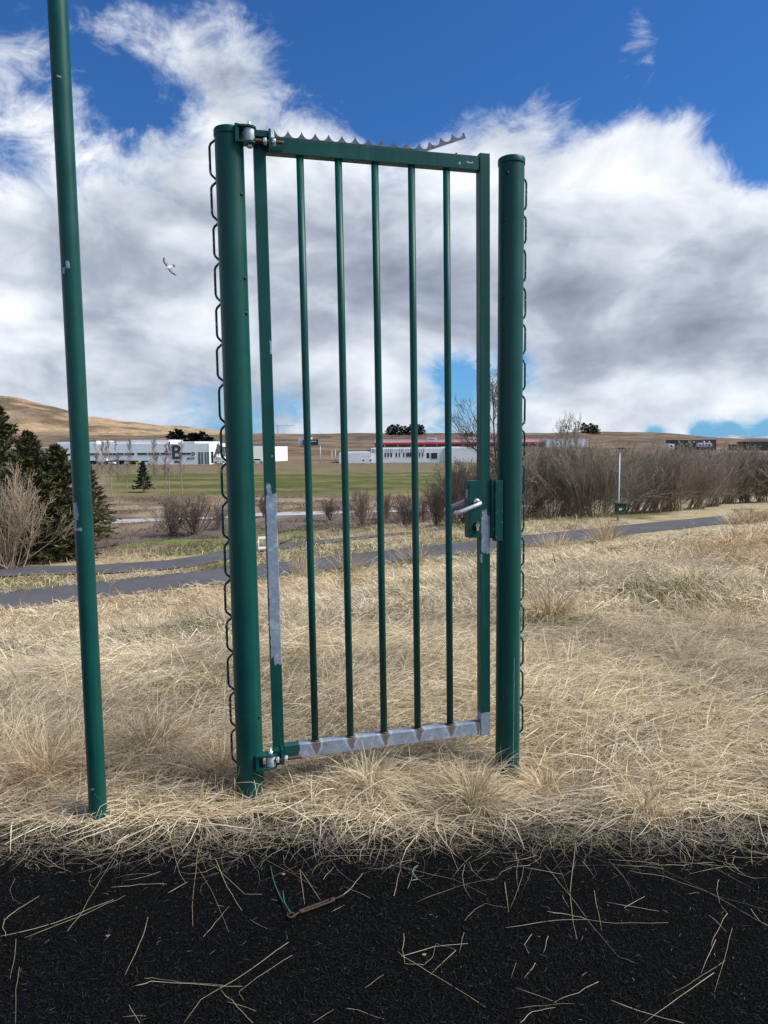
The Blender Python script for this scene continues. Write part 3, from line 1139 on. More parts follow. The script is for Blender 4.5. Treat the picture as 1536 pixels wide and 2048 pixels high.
# lock case, both lever handles, cylinder
lk = MB()
z0, z1 = 1.100 - GZ0, 1.362 - GZ0
xa, xb = XR - ST - 0.058, XR - ST - 0.0005
lk.box(xa, xb, -0.031, 0.030, z0, z1, 0.003)
lk.box(xa - 0.003, xa + 0.002, -0.022, 0.022, z0 + 0.022, z0 + 0.034)
lk.box(xa - 0.003, xa + 0.002, -0.022, 0.022, z1 - 0.034, z1 - 0.022)
lock = lk.build('lock_case', m_green('lock coat', [(xa, 0.0, z1 - 0.06, 0.003, 0.01, 0.02, 0.01)], specks=0.72), gate)
tp = MB()
tp.box(XR + ST + 0.001, XR + ST + 0.026, -0.034, -0.008, z0 - 0.006, z1 + 0.006, 0.002)
tp.build('stop_flange', m_green('flange coat', specks=0.70), gate)
lx, lz = XR - ST - 0.022, 1.264 - GZ0
for sgn, y0 in ((-1, -0.031), (1, 0.030)):
    hd = MB()
    d = sgn
    drop = 0.40
    ax_ = [(lx, y0, lz), (lx, y0 + d * 0.042, lz), (lx - 0.004, y0 + d * 0.052, lz - 0.0015), (lx - 0.013, y0 + d * 0.057, lz - 0.005), (lx - 0.050, y0 + d * 0.057, lz - 0.018), (lx - 0.094, y0 + d * 0.057, lz - 0.034), (lx - 0.106, y0 + d * 0.053, lz - 0.038), (lx - 0.112, y0 + d * 0.042, lz - 0.040), (lx - 0.114, y0 + d * 0.026, lz - 0.041)]
    hd.tube(ax_, 0.0092, 16)
    o = hd.build('lever_handle', M['alu'], lock)
    rs = MB()
    rs.lathe([(0.0005, 0.0), (0.016, 0.0), (0.016, 0.005), (0.0145, 0.007), (0.010, 0.0075)], sides=24)
    o = rs.build('rosette', M['alu'], lock)
    o.location = (lx, y0, lz)
    o.rotation_euler = (R(90) if sgn < 0 else R(-90), 0, 0)
cy = MB()
czz = 1.150 - GZ0
ol = []
for i in range(17):
    a = R(-50) + R(280) * i / 16
    ol.append((lx + 0.0088 * math.cos(a), czz + 0.008 + 0.0088 * math.sin(a)))
ol += [(lx - 0.005, czz - 0.013), (lx - 0.003, czz - 0.0165), (lx + 0.003, czz - 0.0165), (lx + 0.005, czz - 0.013)]
cy.prism(ol, -0.045, -0.028)
cyl = cy.build('lock_cylinder', M['brass'], lock)
kh = MB()
kh.box(lx - 0.0012, lx + 0.0012, -0.0458, -0.0452, czz + 0.001, czz + 0.013)
kh.box(lx - 0.0022, lx + 0.0022, -0.0460, -0.0454, czz + 0.008, czz + 0.0125)
kh.build('keyhole', M['black'], cyl)
ec = MB()
ec.lathe([(0.0105, 0), (0.0165, 0), (0.0165, 0.009), (0.0145, 0.012), (0.0105, 0.012)], sides=24)
o = ec.build('escutcheon', M['bolt'], lock)
o.location = (lx, -0.0305, czz + 0.003)
o.rotation_euler = (R(90), 0, 0)
o.scale = (1, 1.35, 1)

# ------------------------------------------------------------------ vegetation generators
rng = np.random.default_rng(12)


def tubes_np(P, Rd, sides=3):
    """P (M,K,3) polylines, Rd (M,K) radii -> verts, quads"""
    Mn, K, _ = P.shape
    T = np.empty_like(P)
    T[:, 1:-1] = P[:, 2:] - P[:, :-2]
    T[:, 0] = P[:, 1] - P[:, 0]
    T[:, -1] = P[:, -1] - P[:, -2]
    T /= np.linalg.norm(T, axis=2, keepdims=True) + 1e-9
    ref = np.zeros_like(T)
    ref[..., 0] = 0.83
    ref[..., 1] = 0.55
    A = np.cross(T, ref)
    A /= np.linalg.norm(A, axis=2, keepdims=True) + 1e-9
    B = np.cross(T, A)
    an = np.arange(sides) * 2 * np.pi / sides
    V = P[:, :, None, :] + Rd[:, :, None, None] * (A[:, :, None, :] * np.cos(an)[None, None, :, None] + B[:, :, None, :] * np.sin(an)[None, None, :, None])
    base = (np.arange(Mn) * K * sides)[:, None, None] + (np.arange(K - 1) * sides)[None, :, None] + np.arange(sides)[None, None, :]
    nx = (np.arange(Mn) * K * sides)[:, None, None] + (np.arange(K - 1) * sides)[None, :, None] + ((np.arange(sides) + 1) % sides)[None, None, :]
    F = np.stack([base, nx, nx + sides, base + sides], -1).reshape(-1, 4)
    return V.reshape(-1, 3), F


def grow(base, d0, length, r0, r1, K, rg, wob=0.12, up=0.0, side=None):
    """vectorised branches. base (M,3), d0 (M,3) unit, length (M,)"""
    Mn = len(base)
    P = np.empty((Mn, K, 3))
    P[:, 0] = base
    d = d0.copy()
    st = (length / (K - 1))[:, None]
    for i in range(1, K):
        d = d + rg.normal(0, wob, (Mn, 3))
        d[:, 2] += up
        if side is not None:
            d += side
        d /= np.linalg.norm(d, axis=1, keepdims=True)
        P[:, i] = P[:, i - 1] + d * st
    t = np.linspace(0, 1, K)[None, :]
    Rd = r0[:, None] * (1 - t) + r1[:, None] * t
    return P, Rd


def sprout(P, Rd, n, tmin, tmax, ang, lfac, rg, K, wob, up, rmin, rfac=0.6, side=None):
    Mn, K0, _ = P.shape
    t = rg.uniform(tmin, tmax, (Mn, n))
    idx = t * (K0 - 1)
    i0 = np.clip(idx.astype(int), 0, K0 - 2)
    f = (idx - i0)[..., None]
    ar = np.arange(Mn)[:, None]
    base = P[ar, i0] * (1 - f) + P[ar, i0 + 1] * f
    tan = P[ar, i0 + 1] - P[ar, i0]
    tan /= np.linalg.norm(tan, axis=2, keepdims=True) + 1e-9
    rr = rg.normal(size=tan.shape)
    rr -= (rr * tan).sum(2, keepdims=True) * tan
    rr /= np.linalg.norm(rr, axis=2, keepdims=True) + 1e-9
    a = rg.normal(ang, ang * 0.25, (Mn, n))[..., None]
    d = tan * np.cos(a) + rr * np.sin(a)
    plen = np.linalg.norm(P[:, 1:] - P[:, :-1], axis=2).sum(1)[:, None]
    L = plen * lfac * (1.15 - 0.75 * (t - tmin) / max(tmax - tmin, 1e-6)) * rg.uniform(0.7, 1.25, (Mn, n))
    r_at = Rd[ar, i0] * (1 - f[..., 0]) + Rd[ar, i0 + 1] * f[..., 0]
    r0 = np.maximum(r_at * rfac, rmin)
    return grow(base.reshape(-1, 3), d.reshape(-1, 3), L.ravel(), r0.ravel(), np.full(r0.size, rmin * 0.75), K, rg, wob, up, side)


def merge(parts):
    Vs, Fs, b = [], [], 0
    for V, F in parts:
        Vs.append(V)
        Fs.append(F + b)
        b += len(V)
    return np.concatenate(Vs), np.concatenate(Fs)


def shrub_meshes(seed, h, spread, nst, rmin, nb=8, nt=6, lean_v=(0, 0, 0), r0=0.035, upk=0.05):
    rg = np.random.default_rng(seed)
    a = rg.uniform(0, 2 * np.pi, nst)
    tilt = np.abs(rg.normal(0, 1, nst)) * spread
    tilt = np.clip(tilt, 0.02, 1.15)
    d = np.stack([np.cos(a) * np.sin(tilt), np.sin(a) * np.sin(tilt), np.cos(tilt)], 1) + np.array(lean_v)
    d /= np.linalg.norm(d, axis=1, keepdims=True)
    base = np.stack([rg.normal(0, 0.16, nst) * h * 0.35, rg.normal(0, 0.16, nst) * h * 0.35, np.full(nst, -0.1)], 1)
    L = h * rg.uniform(0.72, 1.08, nst) / np.maximum(0.62, np.cos(tilt * 0.5))
    rr = rg.uniform(0.6, 1.2, nst) * r0
    P0, R0 = grow(base, d, L, rr, np.full(nst, rmin), 7, rg, 0.07, upk)
    P1, R1 = sprout(P0, R0, nb, 0.18, 0.95, 0.5, 0.42, rg, 5, 0.09, 0.07, rmin, 0.5)
    P2, R2 = sprout(P1, R1, nt, 0.15, 0.98, 0.55, 0.5, rg, 3, 0.10, 0.06, rmin * 0.8, 0.6)
    V, F = tubes_np(P0, R0, 4)
    V2, F2 = merge([tubes_np(P1, R1, 3), tubes_np(P2, R2, 3)])
    return np_mesh('stems', V, F, smooth=True), np_mesh('twigs', V2, F2)


def tree_meshes(seed, h, rad, rmin, nb=26, ang=0.75, bl=0.42, nt=9, nt2=5, upk=0.10, t0=0.22, r0=0.09):
    rg = np.random.default_rng(seed)
    P0, R0 = grow(np.array([[0, 0, -0.2]]), np.array([[0.02, 0.0, 1.0]]), np.array([h]), np.array([r0]), np.array([rmin]), 12, rg, 0.035, 0.05)
    P1, R1 = sprout(P0, R0, nb, t0, 0.97, ang, bl, rg, 7, 0.06, upk, rmin, 0.5)
    P2, R2 = sprout(P1, R1, nt, 0.15, 0.97, 0.65, 0.42, rg, 5, 0.10, 0.06, rmin * 0.9, 0.6)
    parts = [tubes_np(P1, R1, 4), tubes_np(P2, R2, 3)]
    if nt2:
        P3, R3 = sprout(P2, R2, nt2, 0.2, 0.98, 0.7, 0.5, rg, 3, 0.12, 0.04, rmin * 0.75, 0.7)
        parts.append(tubes_np(P3, R3, 3))
    V, F = tubes_np(P0, R0, 6)
    V2, F2 = merge(parts)
    return np_mesh('trunk', V, F, smooth=True), np_mesh('crown', V2, F2)


def conifer_meshes(seed, h, w, nbr=110, nsp=22, spray=0.16, sw=0.05, ragged=0.25, t0=0.08, dark=(0.016, 0.026, 0.012), light=(0.050, 0.066, 0.028)):
    rg = np.random.default_rng(seed)
    P0, R0 = grow(np.array([[0, 0, -0.2]]), np.array([[0, 0, 1.0]]), np.array([h + 0.2]), np.array([0.022 * h + 0.02]), np.array([0.01]), 8, rg, 0.012, 0.05)
    t = t0 + (1 - t0) * (np.arange(nbr) + rg.uniform(0, 1, nbr)) / nbr
    t = np.minimum(t, 0.995)
    az = np.arange(nbr) * 2.399 + rg.normal(0, 0.3, nbr)
    prof = (1 - t) ** 0.85 * np.minimum(1, 0.55 + t * 3.0)
    L = w * (prof + 0.035) * rg.uniform(1 - ragged, 1 + ragged, nbr)
    el = 0.10 + 0.55 * t + rg.normal(0, 0.08, nbr)
    d = np.stack([np.cos(az) * np.cos(el), np.sin(az) * np.cos(el), np.sin(el)], 1)
    idx = t * 7
    i0 = np.clip(idx.astype(int), 0, 6)
    f = (idx - i0)[:, None]
    base = P0[0, i0] * (1 - f) + P0[0, i0 + 1] * f
    P1, R1 = grow(base, d, L, 0.012 + 0.010 * L, np.full(nbr, 0.006), 5, rg, 0.05, -0.03)
    # sprays of needles along the branches
    n = nbr * nsp
    tt = rg.uniform(0.12, 1.0, (nbr, nsp)) ** 0.8
    ii = tt * 4
    k0 = np.clip(ii.astype(int), 0, 3)
    ff = (ii - k0)[..., None]
    ar = np.arange(nbr)[:, None]
    b = P1[ar, k0] * (1 - ff) + P1[ar, k0 + 1] * ff
    tan = P1[ar, k0 + 1] - P1[ar, k0]
    tan /= np.linalg.norm(tan, axis=2, keepdims=True) + 1e-9
    rr = rg.normal(size=tan.shape)
    rr[..., 2] = rr[..., 2] * 0.5 + 0.05
    dd = tan * 0.75 + rr * 0.55
    dd /= np.linalg.norm(dd, axis=2, keepdims=True)
    sl = spray * rg.uniform(0.6, 1.5, (nbr, nsp, 1)) * (0.6 + 0.6 * (L[:, None, None] / w))
    wv = np.cross(dd, rg.normal(size=dd.shape))
    wv /= np.linalg.norm(wv, axis=2, keepdims=True) + 1e-9
    wv *= sw * rg.uniform(0.6, 1.3, (nbr, nsp, 1))
    p0, p1 = b, b + dd * sl * 0.55 + wv, 
    p2, p3 = b + dd * sl, b + dd * sl * 0.45 - wv
    V = np.stack([p0, p1, p2, p3], 2).reshape(-1, 3)
    F = np.arange(n * 4).reshape(-1, 4)
    mixv = np.clip(rg.uniform(0, 1, (nbr, 1)) * 0.5 + rg.uniform(0, 0.6, (nbr, nsp)), 0, 1)[..., None]
    c = np.array(dark) * (1 - mixv) + np.array(light) * mixv
    col = np.repeat(c.reshape(-1, 3), 4, 0)
    Vt, Ft = tubes_np(P0, R0, 6)
    Vb, Fb = tubes_np(P1, R1, 3)
    Vt, Ft = merge([(Vt, Ft), (Vb, Fb)])
    return np_mesh('trunk', Vt, Ft, smooth=True), np_mesh('crown', V, F, col)


ORD = ('first', 'second', 'third', 'fourth', 'fifth', 'sixth', 'seventh', 'eighth', 'ninth', 'tenth', 'eleventh', 'twelfth', 'thirteenth', 'fourteenth', 'fifteenth', 'sixteenth')
SEEN = {}


def ordinal(lab):
    SEEN[lab] = SEEN.get(lab, 0) + 1
    return ORD[SEEN[lab] - 1] + ' ' + lab


def plant(name, meshes, mats, names, loc, rz, sc_, label, cat, group=None):
    r = empty(name, loc, rz)
    r.scale = sc_ if hasattr(sc_, '__len__') else (sc_, sc_, sc_)
    tag(r, label, cat, group)
    for me, m, nm in zip(meshes, mats, names):
        link(nm, me, m, r)
    return r


# ---- spruces on the left behind the footpath
CON = ('trunk', 'crown')
cm = (M['bark'], M['needle'])
sp_spots = [((8, 1128), 815, 2.3, 'tall dark spruce at the left edge of the frame, tallest of its group', 1),
            ((78, 1126), 868, 2.0, 'dark spruce with a bare tip, second from left in its group', 2),
            ((122, 1122), 895, 2.0, 'dark spruce just left of the slim pole, third in its group', 3),
            ((182, 1075), 930, 2.1, 'broad dark spruce seen right of the slim pole', 4),
            ((-70, 1130), 850, 2.2, 'dark spruce partly cut off at the far left edge', 5)]
for (bp, top, w, lab, sd_) in sp_spots:
    b = gp(*bp)
    h = aty(bp[0], top, b[1])[2] - b[2]
    plant('spruce_tree', conifer_meshes(100 + sd_, h, w, 260, 46, 0.24, 0.040, 0.38, 0.05, (0.024, 0.030, 0.014), (0.115, 0.115, 0.048)), cm, CON, b, sd_, 1.0, lab, 'spruce', 'spruces left of the footpath')
b = gp(288, 985)
plant('spruce_tree', conifer_meshes(131, 4.7, 1.5, 80, 22, 0.32, 0.10, 0.25, 0.12, (0.022, 0.030, 0.018), (0.06, 0.066, 0.045)), cm, CON, b, 0.4, 1.0, 'small lone spruce on the mown green before the lettered warehouse', 'spruce')

# ---- far conifers on the moor
far_v = [conifer_meshes(140 + i, 9.0, 2.6, 34, 9, 1.1, 0.42, 0.3, 0.05, (0.010, 0.016, 0.010), (0.026, 0.034, 0.018)) for i in range(3)]
fc = []
for px in (778, 784, 790, 796, 803, 810, 818, 823, 832, 837, 844):
    fc.append((px, 868, 17 if px not in (784, 832, 837) else 21, 'dark conifer in the clump on the moor skyline behind the bars', 'conifer clump on the skyline', 1))
for px in (1168, 1174, 1180, 1186, 1192):
    fc.append((px, 866, 18, 'dark conifer in the small clump on the right skyline', 'right skyline conifers', 1))
for px in (344, 351, 357, 362):
    fc.append((px, 885, 17 if px != 357 else 24, 'dark conifer in the left clump above the warehouse roof', 'conifers left of the letter', 0))
for px in (382, 388, 394, 400, 406):
    fc.append((px, 884, 18, 'dark conifer in the right clump above the warehouse roof', 'conifers right of the letter', 0))
for px in (417, 422):
    fc.append((px, 883, 9, 'small dark conifer beside the post, above the warehouse roof', 'small roofline conifers', 0))
for px in (932, 943):
    fc.append((px, 872, 10, 'small dark conifer on the skyline by the bare birch', 'small conifers by the birch', 1))
rr_ = random.Random(4)
for i, (px, py, hp, lab, gr, far) in enumerate(fc):
    yy = 1250.0 if far else 420.0
    p = aty(px, py, yy)
    z = float(zfun(p[0], yy))
    p2 = aty(px, py - hp, yy)
    h = p2[2] - min(z, p[2]) 
    s_ = h / 9.0
    lab = ordinal(lab.replace(' in the', ' from the left in the').replace('conifer on the', 'conifer from the left on the').replace('conifer beside', 'conifer from the left beside'))
    plant('conifer_tree', far_v[i % 3], cm, CON, (p[0], yy, min(z, p[2])), rr_.uniform(0, 6), (s_ * 1.7, s_ * 1.7, s_ * rr_.uniform(0.85, 1.15)), lab, 'conifer', gr)

# ---- bare willows: tan bush on the left, thicket on the right
SH = ('stems', 'twigs')
b = gp(14, 1138)
plant('willow_bush', shrub_meshes(201, 3.7, 0.42, 40, 0.009, 8, 6, (0.10, 0, 0), 0.035), (M['bark_pale'], M['bark_pale']), SH, b, 0.3, 1.0, 'big tan bare willow bush in front of the left spruces', 'bush')
b = gp(112, 1120)
plant('willow_bush', shrub_meshes(202, 1.7, 0.6, 22, 0.008, 6, 4), (M['bark_pale'], M['bark_pale']), SH, b, 1.3, 1.0, 'small pale bare bush at the feet of the left spruces', 'bush')

TH = [shrub_meshes(210 + i, 4.0, 0.38, 34, 0.009, 7, 6, lv, 0.034) for i, lv in enumerate([(0.10, 0, 0), (0.28, 0.05, 0), (0.42, 0.0, 0), (0.05, 0.1, 0), (0.22, -0.05, 0)])]
thick = []
for px, py, top, v, mt in [(1062, 1043, 905, 0, 'bark_pale'), (1092, 1040, 890, 3, 'bark_pale'), (1122, 1040, 902, 1, 'bark'), (1150, 1040, 888, 3, 'bark_pale'), (1172, 1043, 900, 0, 'bark_red'), (1205, 1042, 898, 1, 'bark'), (1262, 1036, 896, 2, 'bark'), (1298, 1034, 892, 2, 'bark_pale'), (1332, 1030, 895, 1, 'bark'), (1352, 1031, 890, 0, 'bark_pale'), (1388, 1027, 900, 2, 'bark'),
                           (1425, 1022, 915, 4, 'bark'), (1455, 1016, 903, 4, 'bark_pale'), (1490, 1014, 900, 0, 'bark_red'), (1525, 1012, 905, 3, 'bark_red'), (1560, 1012, 895, 4, 'bark')]:
    thick.append((px, py, top, v, mt))
for i, (px, py, top, v, mt) in enumerate(thick):
    b = gp(px, py - 9)
    h = aty(px, top, b[1])[2] - b[2]
    s_ = h / 4.0
    lab = ordinal('bare grey-brown willow from the left in the thicket past the footpath') if px not in (1062, 1352, 1172) else ''
    gr = 'willows of the right thicket'
    if i == 0:
        lab = 'pale many-stemmed willow bush right beside the lock post'
    elif mt == 'bark_red' and i < 8:
        lab = 'dark reddish willow bush left of the lamp post'
    elif px == 1352:
        lab = 'leaning willow with a black trunk foot at the far end of the path'
    plant('willow_bush', TH[v], (M['bark_pale' if mt != 'bark_red' else mt], M[mt if mt != 'bark_pale' else 'bark']), SH, b, (0.0 if v in (1, 2) else i * 1.1), (s_ * 1.12, s_ * 1.0, s_), lab, 'bush', gr)
# second row of the thicket, farther back
for i, px in enumerate(range(1075, 1560, 34)):
    b = gp(px, 996 + (px - 1075) * -0.012)
    b[2] -= 0.3
    h = aty(px, 888 + (i * 7) % 11, b[1])[2] - b[2]
    s_ = h / 4.0
    plant('willow_bush', TH[(i * 2 + 1) % 5], (M['bark'], M['bark_red'] if i % 3 == 0 else M['bark']), SH, b, i * 0.9, (s_ * 1.1, s_ * 0.9, s_), ordinal('bare willow from the left in the back row of the thicket'), 'bush', 'back row of the right thicket')

# bushes along the river, seen through the bars
midv = [shrub_meshes(230 + i, 2.7, 0.58, 26, 0.010, 7, 6, (0, 0, 0), 0.028) for i in range(3)]
mids = [(345, 1072, 985, 1.0, 'dark bare bush by the river, left of the hinge post'), (392, 1070, 980, 1.15, 'large dark bare bush by the river nearest the hinge post'), (436, 1060, 1000, 0.8, 'bare bush half hidden behind the hinge post mesh'),
        (528, 1034, 985, 0.9, 'small bare bush between hinge post and hinge stile'), (660, 1042, 988, 0.9, 'small dark bush between first and second gate bars'), (728, 1058, 970, 1.0, 'tall dark bush beside the second gate bar'), (775, 1038, 985, 0.8, 'bare bush behind the middle gate bar'),
        (812, 1055, 978, 0.9, 'thin dark bush left of the fourth gate bar'), (846, 1046, 985, 0.7, 'small bare bush right of the fourth gate bar'), (872, 1052, 960, 0.7, 'slender bare bush left of the fifth gate bar'),
        (905, 1052, 935, 0.8, 'bare willow just right of the fifth gate bar'), (930, 1048, 925, 0.9, 'bare willow behind the lever handle'), (962, 1046, 930, 0.9, 'bare willow behind the lock case'), (988, 1046, 915, 0.9, 'bare willow in the gap before the lock post'), (1035, 1044, 905, 0.9, 'bare willow half hidden by the lock post'),
        (915, 1010, 915, 1.0, 'far bare bush on the green edge near the lock'), (952, 1005, 905, 1.0, 'far bare bush on the bank behind the lock stile')]
for i, (px, py, top, ws, lab) in enumerate(mids):
    b = gp(px, py)
    h = aty(px, top, b[1])[2] - b[2]
    s_ = h / 3.0
    plant('riverside_bush', midv[i % 3], (M['bark_red'] if px < 900 else M['bark'], M['bark_red'] if px < 900 else M['bark']), SH, b, i * 1.3, (s_ * ws, s_ * ws, s_), lab, 'bush', 'bare bushes by the river')

# tall bare birch behind the lock post and young trees to its right
TR = ('trunk', 'crown')
b = gp(988, 1046)
h = aty(988, 757, b[1])[2] - b[2]
plant('birch_tree', tree_meshes(301, h, 0.1, 0.009, 36, 0.70, 0.46, 10, 6, 0.08, 0.28, 0.12), (M['bark_dark'], M['bark_dark']), TR, b, 0.5, 1.0, 'tall bare birch rising behind the lock stile and post', 'tree')
yt = tree_meshes(302, 5.0, 0.1, 0.010, 16, 0.5, 0.40, 6, 2, 0.10, 0.35, 0.04)
for i, (px, top, lab) in enumerate([(1112, 850, 'thin bare young tree left of the tallest thicket tree'), (1135, 836, 'tallest thin bare young tree above the right thicket'), (1152, 842, 'thin bare young tree just right of the tallest thicket tree')]):
    b = gp(px, 1030)
    h = aty(px, top, b[1])[2] - b[2]
    plant('young_tree', yt, (M['bark'], M['bark']), TR, b, i * 2.0, (h / 5 * 0.9, h / 5 * 0.9, h / 5), lab, 'tree', 'young trees in the thicket')
# row of thin poplars before the warehouse
pv = [tree_meshes(310 + i, 9.5, 0.1, 0.022, 30, 0.55, 0.16, 5, 2, 0.10, 0.30, 0.07) for i in range(3)]
ppx = [(196, 990, 876), (206, 992, 874), (224, 993, 872), (237, 997, 878), (253, 998, 868), (310, 995, 872), (314, 998, 875), (331, 997, 880), (338, 998, 876), (365, 996, 878), (443, 985, 882)]
for i, (px, py, top) in enumerate(ppx):
    b = gp(px, py)
    h = aty(px, top, b[1])[2] - b[2]
    lab = ordinal('thin bare poplar from the left in the row before the warehouse') if px not in (365, 443) else ''
    if px == 365:
        lab = 'pale thin poplar just right of the letter B'
    elif px == 443:
        lab = 'faint thin poplar beside the hinge post'
    plant('poplar_tree', pv[i % 3], (M['bark_pale'], M['bark']), TR, b, i * 1.7, (h / 9.5, h / 9.5, h / 9.5), lab, 'poplar', 'poplars before the warehouse')

# ------------------------------------------------------------------ far buildings
def text_mesh(body, size, depth):
    cu = bpy.data.curves.new('text', 'FONT')
    cu.body = body
    cu.size = size
    cu.extrude = depth
    cu.offset = size * 0.022
    cu.align_x = 'CENTER'
    ob = bpy.data.objects.new('text', cu)
    COL.objects.link(ob)
    dg = bpy.context.evaluated_depsgraph_get()
    me = bpy.data.meshes.new_from_object(ob.evaluated_get(dg))
    bpy.data.objects.remove(ob)
    return me


def facade(root, W, H, D, mat, name='wall', x0=0.0, y0=0.0, z0=-1.0):
    """a block W x H with its front on local y=y0, depth D behind it"""
    return MB().box(x0, x0 + W, y0, y0 + D, z0, H, 0.0).build(name, mat, root)


def block_frame(pxl, pxr, dist_l, dist_r):
    """local frame along a facade from left to right end"""
    a, b = aty(pxl, 900, dist_l), aty(pxr, 900, dist_r)
    v = np.array([b[0] - a[0], b[1] - a[1]])
    L = float(np.hypot(*v))
    return a, math.atan2(v[1], v[0]), L


def place_block(name, pxl, pxr, dl, dr, base_py, label, cat='building'):
    a, rz, L = block_frame(pxl, pxr, dl, dr)
    zb = aty(pxl, base_py, dl)[2]
    r = empty(name, (a[0], a[1], zb), rz)
    tag(r, label, cat)
    return r, L


def windows(root, lst, H, mat, frame=True, y0=0.0):
    for (x0, x1, z0, z1) in lst:
        w = MB().box(x0, x1, y0 - 0.06, y0 + 0.02, z0, z1).build('window', mat, root)
        if frame:
            f = MB()
            f.box(x0 - 0.12, x1 + 0.12, y0 - 0.10, y0 - 0.002, z0 - 0.16, z0 - 0.03)
            f.build('sill', M['pale_panel'], w)


def lettering(root, body, size, x, z, y=-0.12, mat='letter', sx=1.0):
    o = link('letter', text_mesh(body, size, 0.08), M[mat], root)
    o.location = (x, y, z)
    o.rotation_euler = (R(90), 0, 0)
    o.scale = (sx, 1, 1)


PXM = 260 / FPX      # metres per photo pixel at the warehouse
wh, L = place_block('warehouse', 108, 418, 262, 262, 929.5, 'long pale warehouse with letter B and ribbon windows')
Hm = 41.0 * PXM
facade(wh, L, Hm, 40, M['white_panel'])


def wx(px):
    return (px - 108) * L / 310.0


MB().box(wx(198), wx(262), 2.0, 12.0, Hm, Hm + 5.2 * PXM).build('roof_block', M['pale_panel'], wh)
MB().box(wx(262), wx(336), 0.6, 20.0, Hm, Hm + 7.8 * PXM).build('roof_block', M['white_panel'], wh)
MB().box(wx(110), wx(190), 1.5, 20.0, Hm, Hm + 6.4 * PXM).build('roof_block', M['white_panel'], wh)
MB().box(wx(110) - 0.3, wx(190), 1.2, 1.5, Hm + 5.4 * PXM, Hm + 6.8 * PXM).build('roof_edge', M['dark_wall'], wh)
MB().box(wx(82) - 40, wx(108) - 0.02, 3.0, 30, -1, 34 * PXM).build('wing', M['beige_panel'], wh)
for x in np.arange(wx(112), wx(416), 9.3):
    MB().box(x - 0.05, x + 0.05, -0.05, 0.0, 0.0, Hm).build('panel_joint', M['pale_panel'], wh)
windows(wh, [(wx(a), wx(b), 18.6 * PXM, 22.8 * PXM) for a, b in ((150, 160), (180, 198), (204, 224), (225, 247), (249, 268.5), (274.5, 294), (296, 319), (321, 342), (361, 372), (372.5, 381))], Hm, M['glass_dark'])
windows(wh, [(wx(348), wx(358), 0.5, 6.5 * PXM)], Hm, M['glass_dark'])
MB().box(wx(226), wx(250), -1.6, -0.01, 6.5 * PXM, 8.5 * PXM).build('canopy', M['dark_wall'], wh)
MB().box(wx(238), wx(249), -0.08, 0.02, 0, 6.4 * PXM).build('loading_door', M['dark_wall'], wh)
for a, b in ((396, 406), (409, 417.5)):
    g = MB().box(wx(a), wx(b), -0.08, 0.02, 0.0, 24 * PXM).build('glazing', m_plain('green tinted glass', (0.10, 0.15, 0.13), 0.2, 0.0, 0.2, 0.3), wh)
    MB().box(wx((a + b) / 2) - 0.1, wx((a + b) / 2) + 0.1, -0.14, -0.081, 0.0, 24 * PXM).build('mullion', M['pale_panel'], g)
lettering(wh, 'B', 39 * PXM, wx(353), 11.0 * PXM)
lettering(wh, 'D', 10 * PXM, wx(386.5), 17 * PXM)
lettering(wh, '101-119', 6.0 * PXM, wx(381), 9.5 * PXM, sx=0.8)

wa, La = place_block('warehouse', 418.3, 506, 262, 276, 926.2, 'bright white warehouse end with letter A beside the hinge post')
facade(wa, La, 39.5 * PXM, 26, M['white_panel'])
lettering(wa, 'A', 36 * PXM, 22 * PXM, 12.5 * PXM, sx=0.95)
lettering(wa, 'B', 15 * PXM, 35.5 * PXM, 22 * PXM)
lettering(wa, 'E', 12 * PXM, 36 * PXM, 14 * PXM)
windows(wa, [(4 * PXM, 9.5 * PXM, 0, 23 * PXM), (11 * PXM, 13.5 * PXM, 0, 14 * PXM)], 0, M['glass_dark'], False)
MB().box(14 * PXM, 32 * PXM, -1.2, -0.01, 0, 10 * PXM).build('porch', M['white_panel'], wa)
MB().box(-6 * PXM, La * 0.5, 8, 20, 39.5 * PXM, 43.5 * PXM).build('roof_block', M['pale_panel'], wa)
wb, Lb = place_block('warehouse', 506.2, 575, 277, 300, 924.5, 'low grey and white shed at the right end of the warehouse row')
facade(wb, Lb * 0.42, 34 * PXM, 24, M['beige_panel'])
MB().box(Lb * 0.42 + 0.02, Lb, 0.0, 22, -1, 32.5 * PXM).build('wall', M['white_panel'], wb)

# white hall with upright windows, seen through the bars
wc, Lc = place_block('office_hall', 742, 977, 270, 270, 921, 'white hall with tall narrow windows behind the gate bars')
PC = 270 / FPX
facade(wc, 147 * PC, 24 * PC, 20, M['white_panel'])
MB().box(147 * PC + 0.02, 235 * PC, -1.0, 20, -1, 25.5 * PC).build('wall', M['white_panel'], wc)
windows(wc, [(x * PC, (x + w) * PC, 7 * PC, 15 * PC) for x, w in ((27, 3), (32.5, 3.4), (38.5, 3.4), (49, 3), (55.5, 2.4), (64, 2.8), (70, 3), (73.4, 3), (77, 3.2), (86, 3), (95.5, 2.4), (101.5, 2.8))], 0, M['glass_dark'])
for x in np.concatenate([np.arange(2, 25, 2.6), np.arange(30, 105, 4.4)]):
    w_ = 0.7 + 0.5 * ((x * 7) % 3 > 1)
    MB().box(x * PC, (x + w_) * PC, -0.10, -0.002, 15.3 * PC, 24 * PC).build('facade_fin', M['pale_panel'] if int(x) % 2 else m_plain('grey fin', (0.22, 0.25, 0.28), 0.5), wc)
windows(wc, [(111 * PC, 116 * PC, 4 * PC, 14.5 * PC)], 0, M['glass_dark'], False)
MB().box(120 * PC, 132 * PC, -0.2, 0.02, 3 * PC, 14.5 * PC).build('loading_door', M['dark_wall'], wc)
wd, Ld = place_block('low_shed', 678, 741, 268, 268, 922.5, 'low white windowless shed left of the hall, behind second bar')
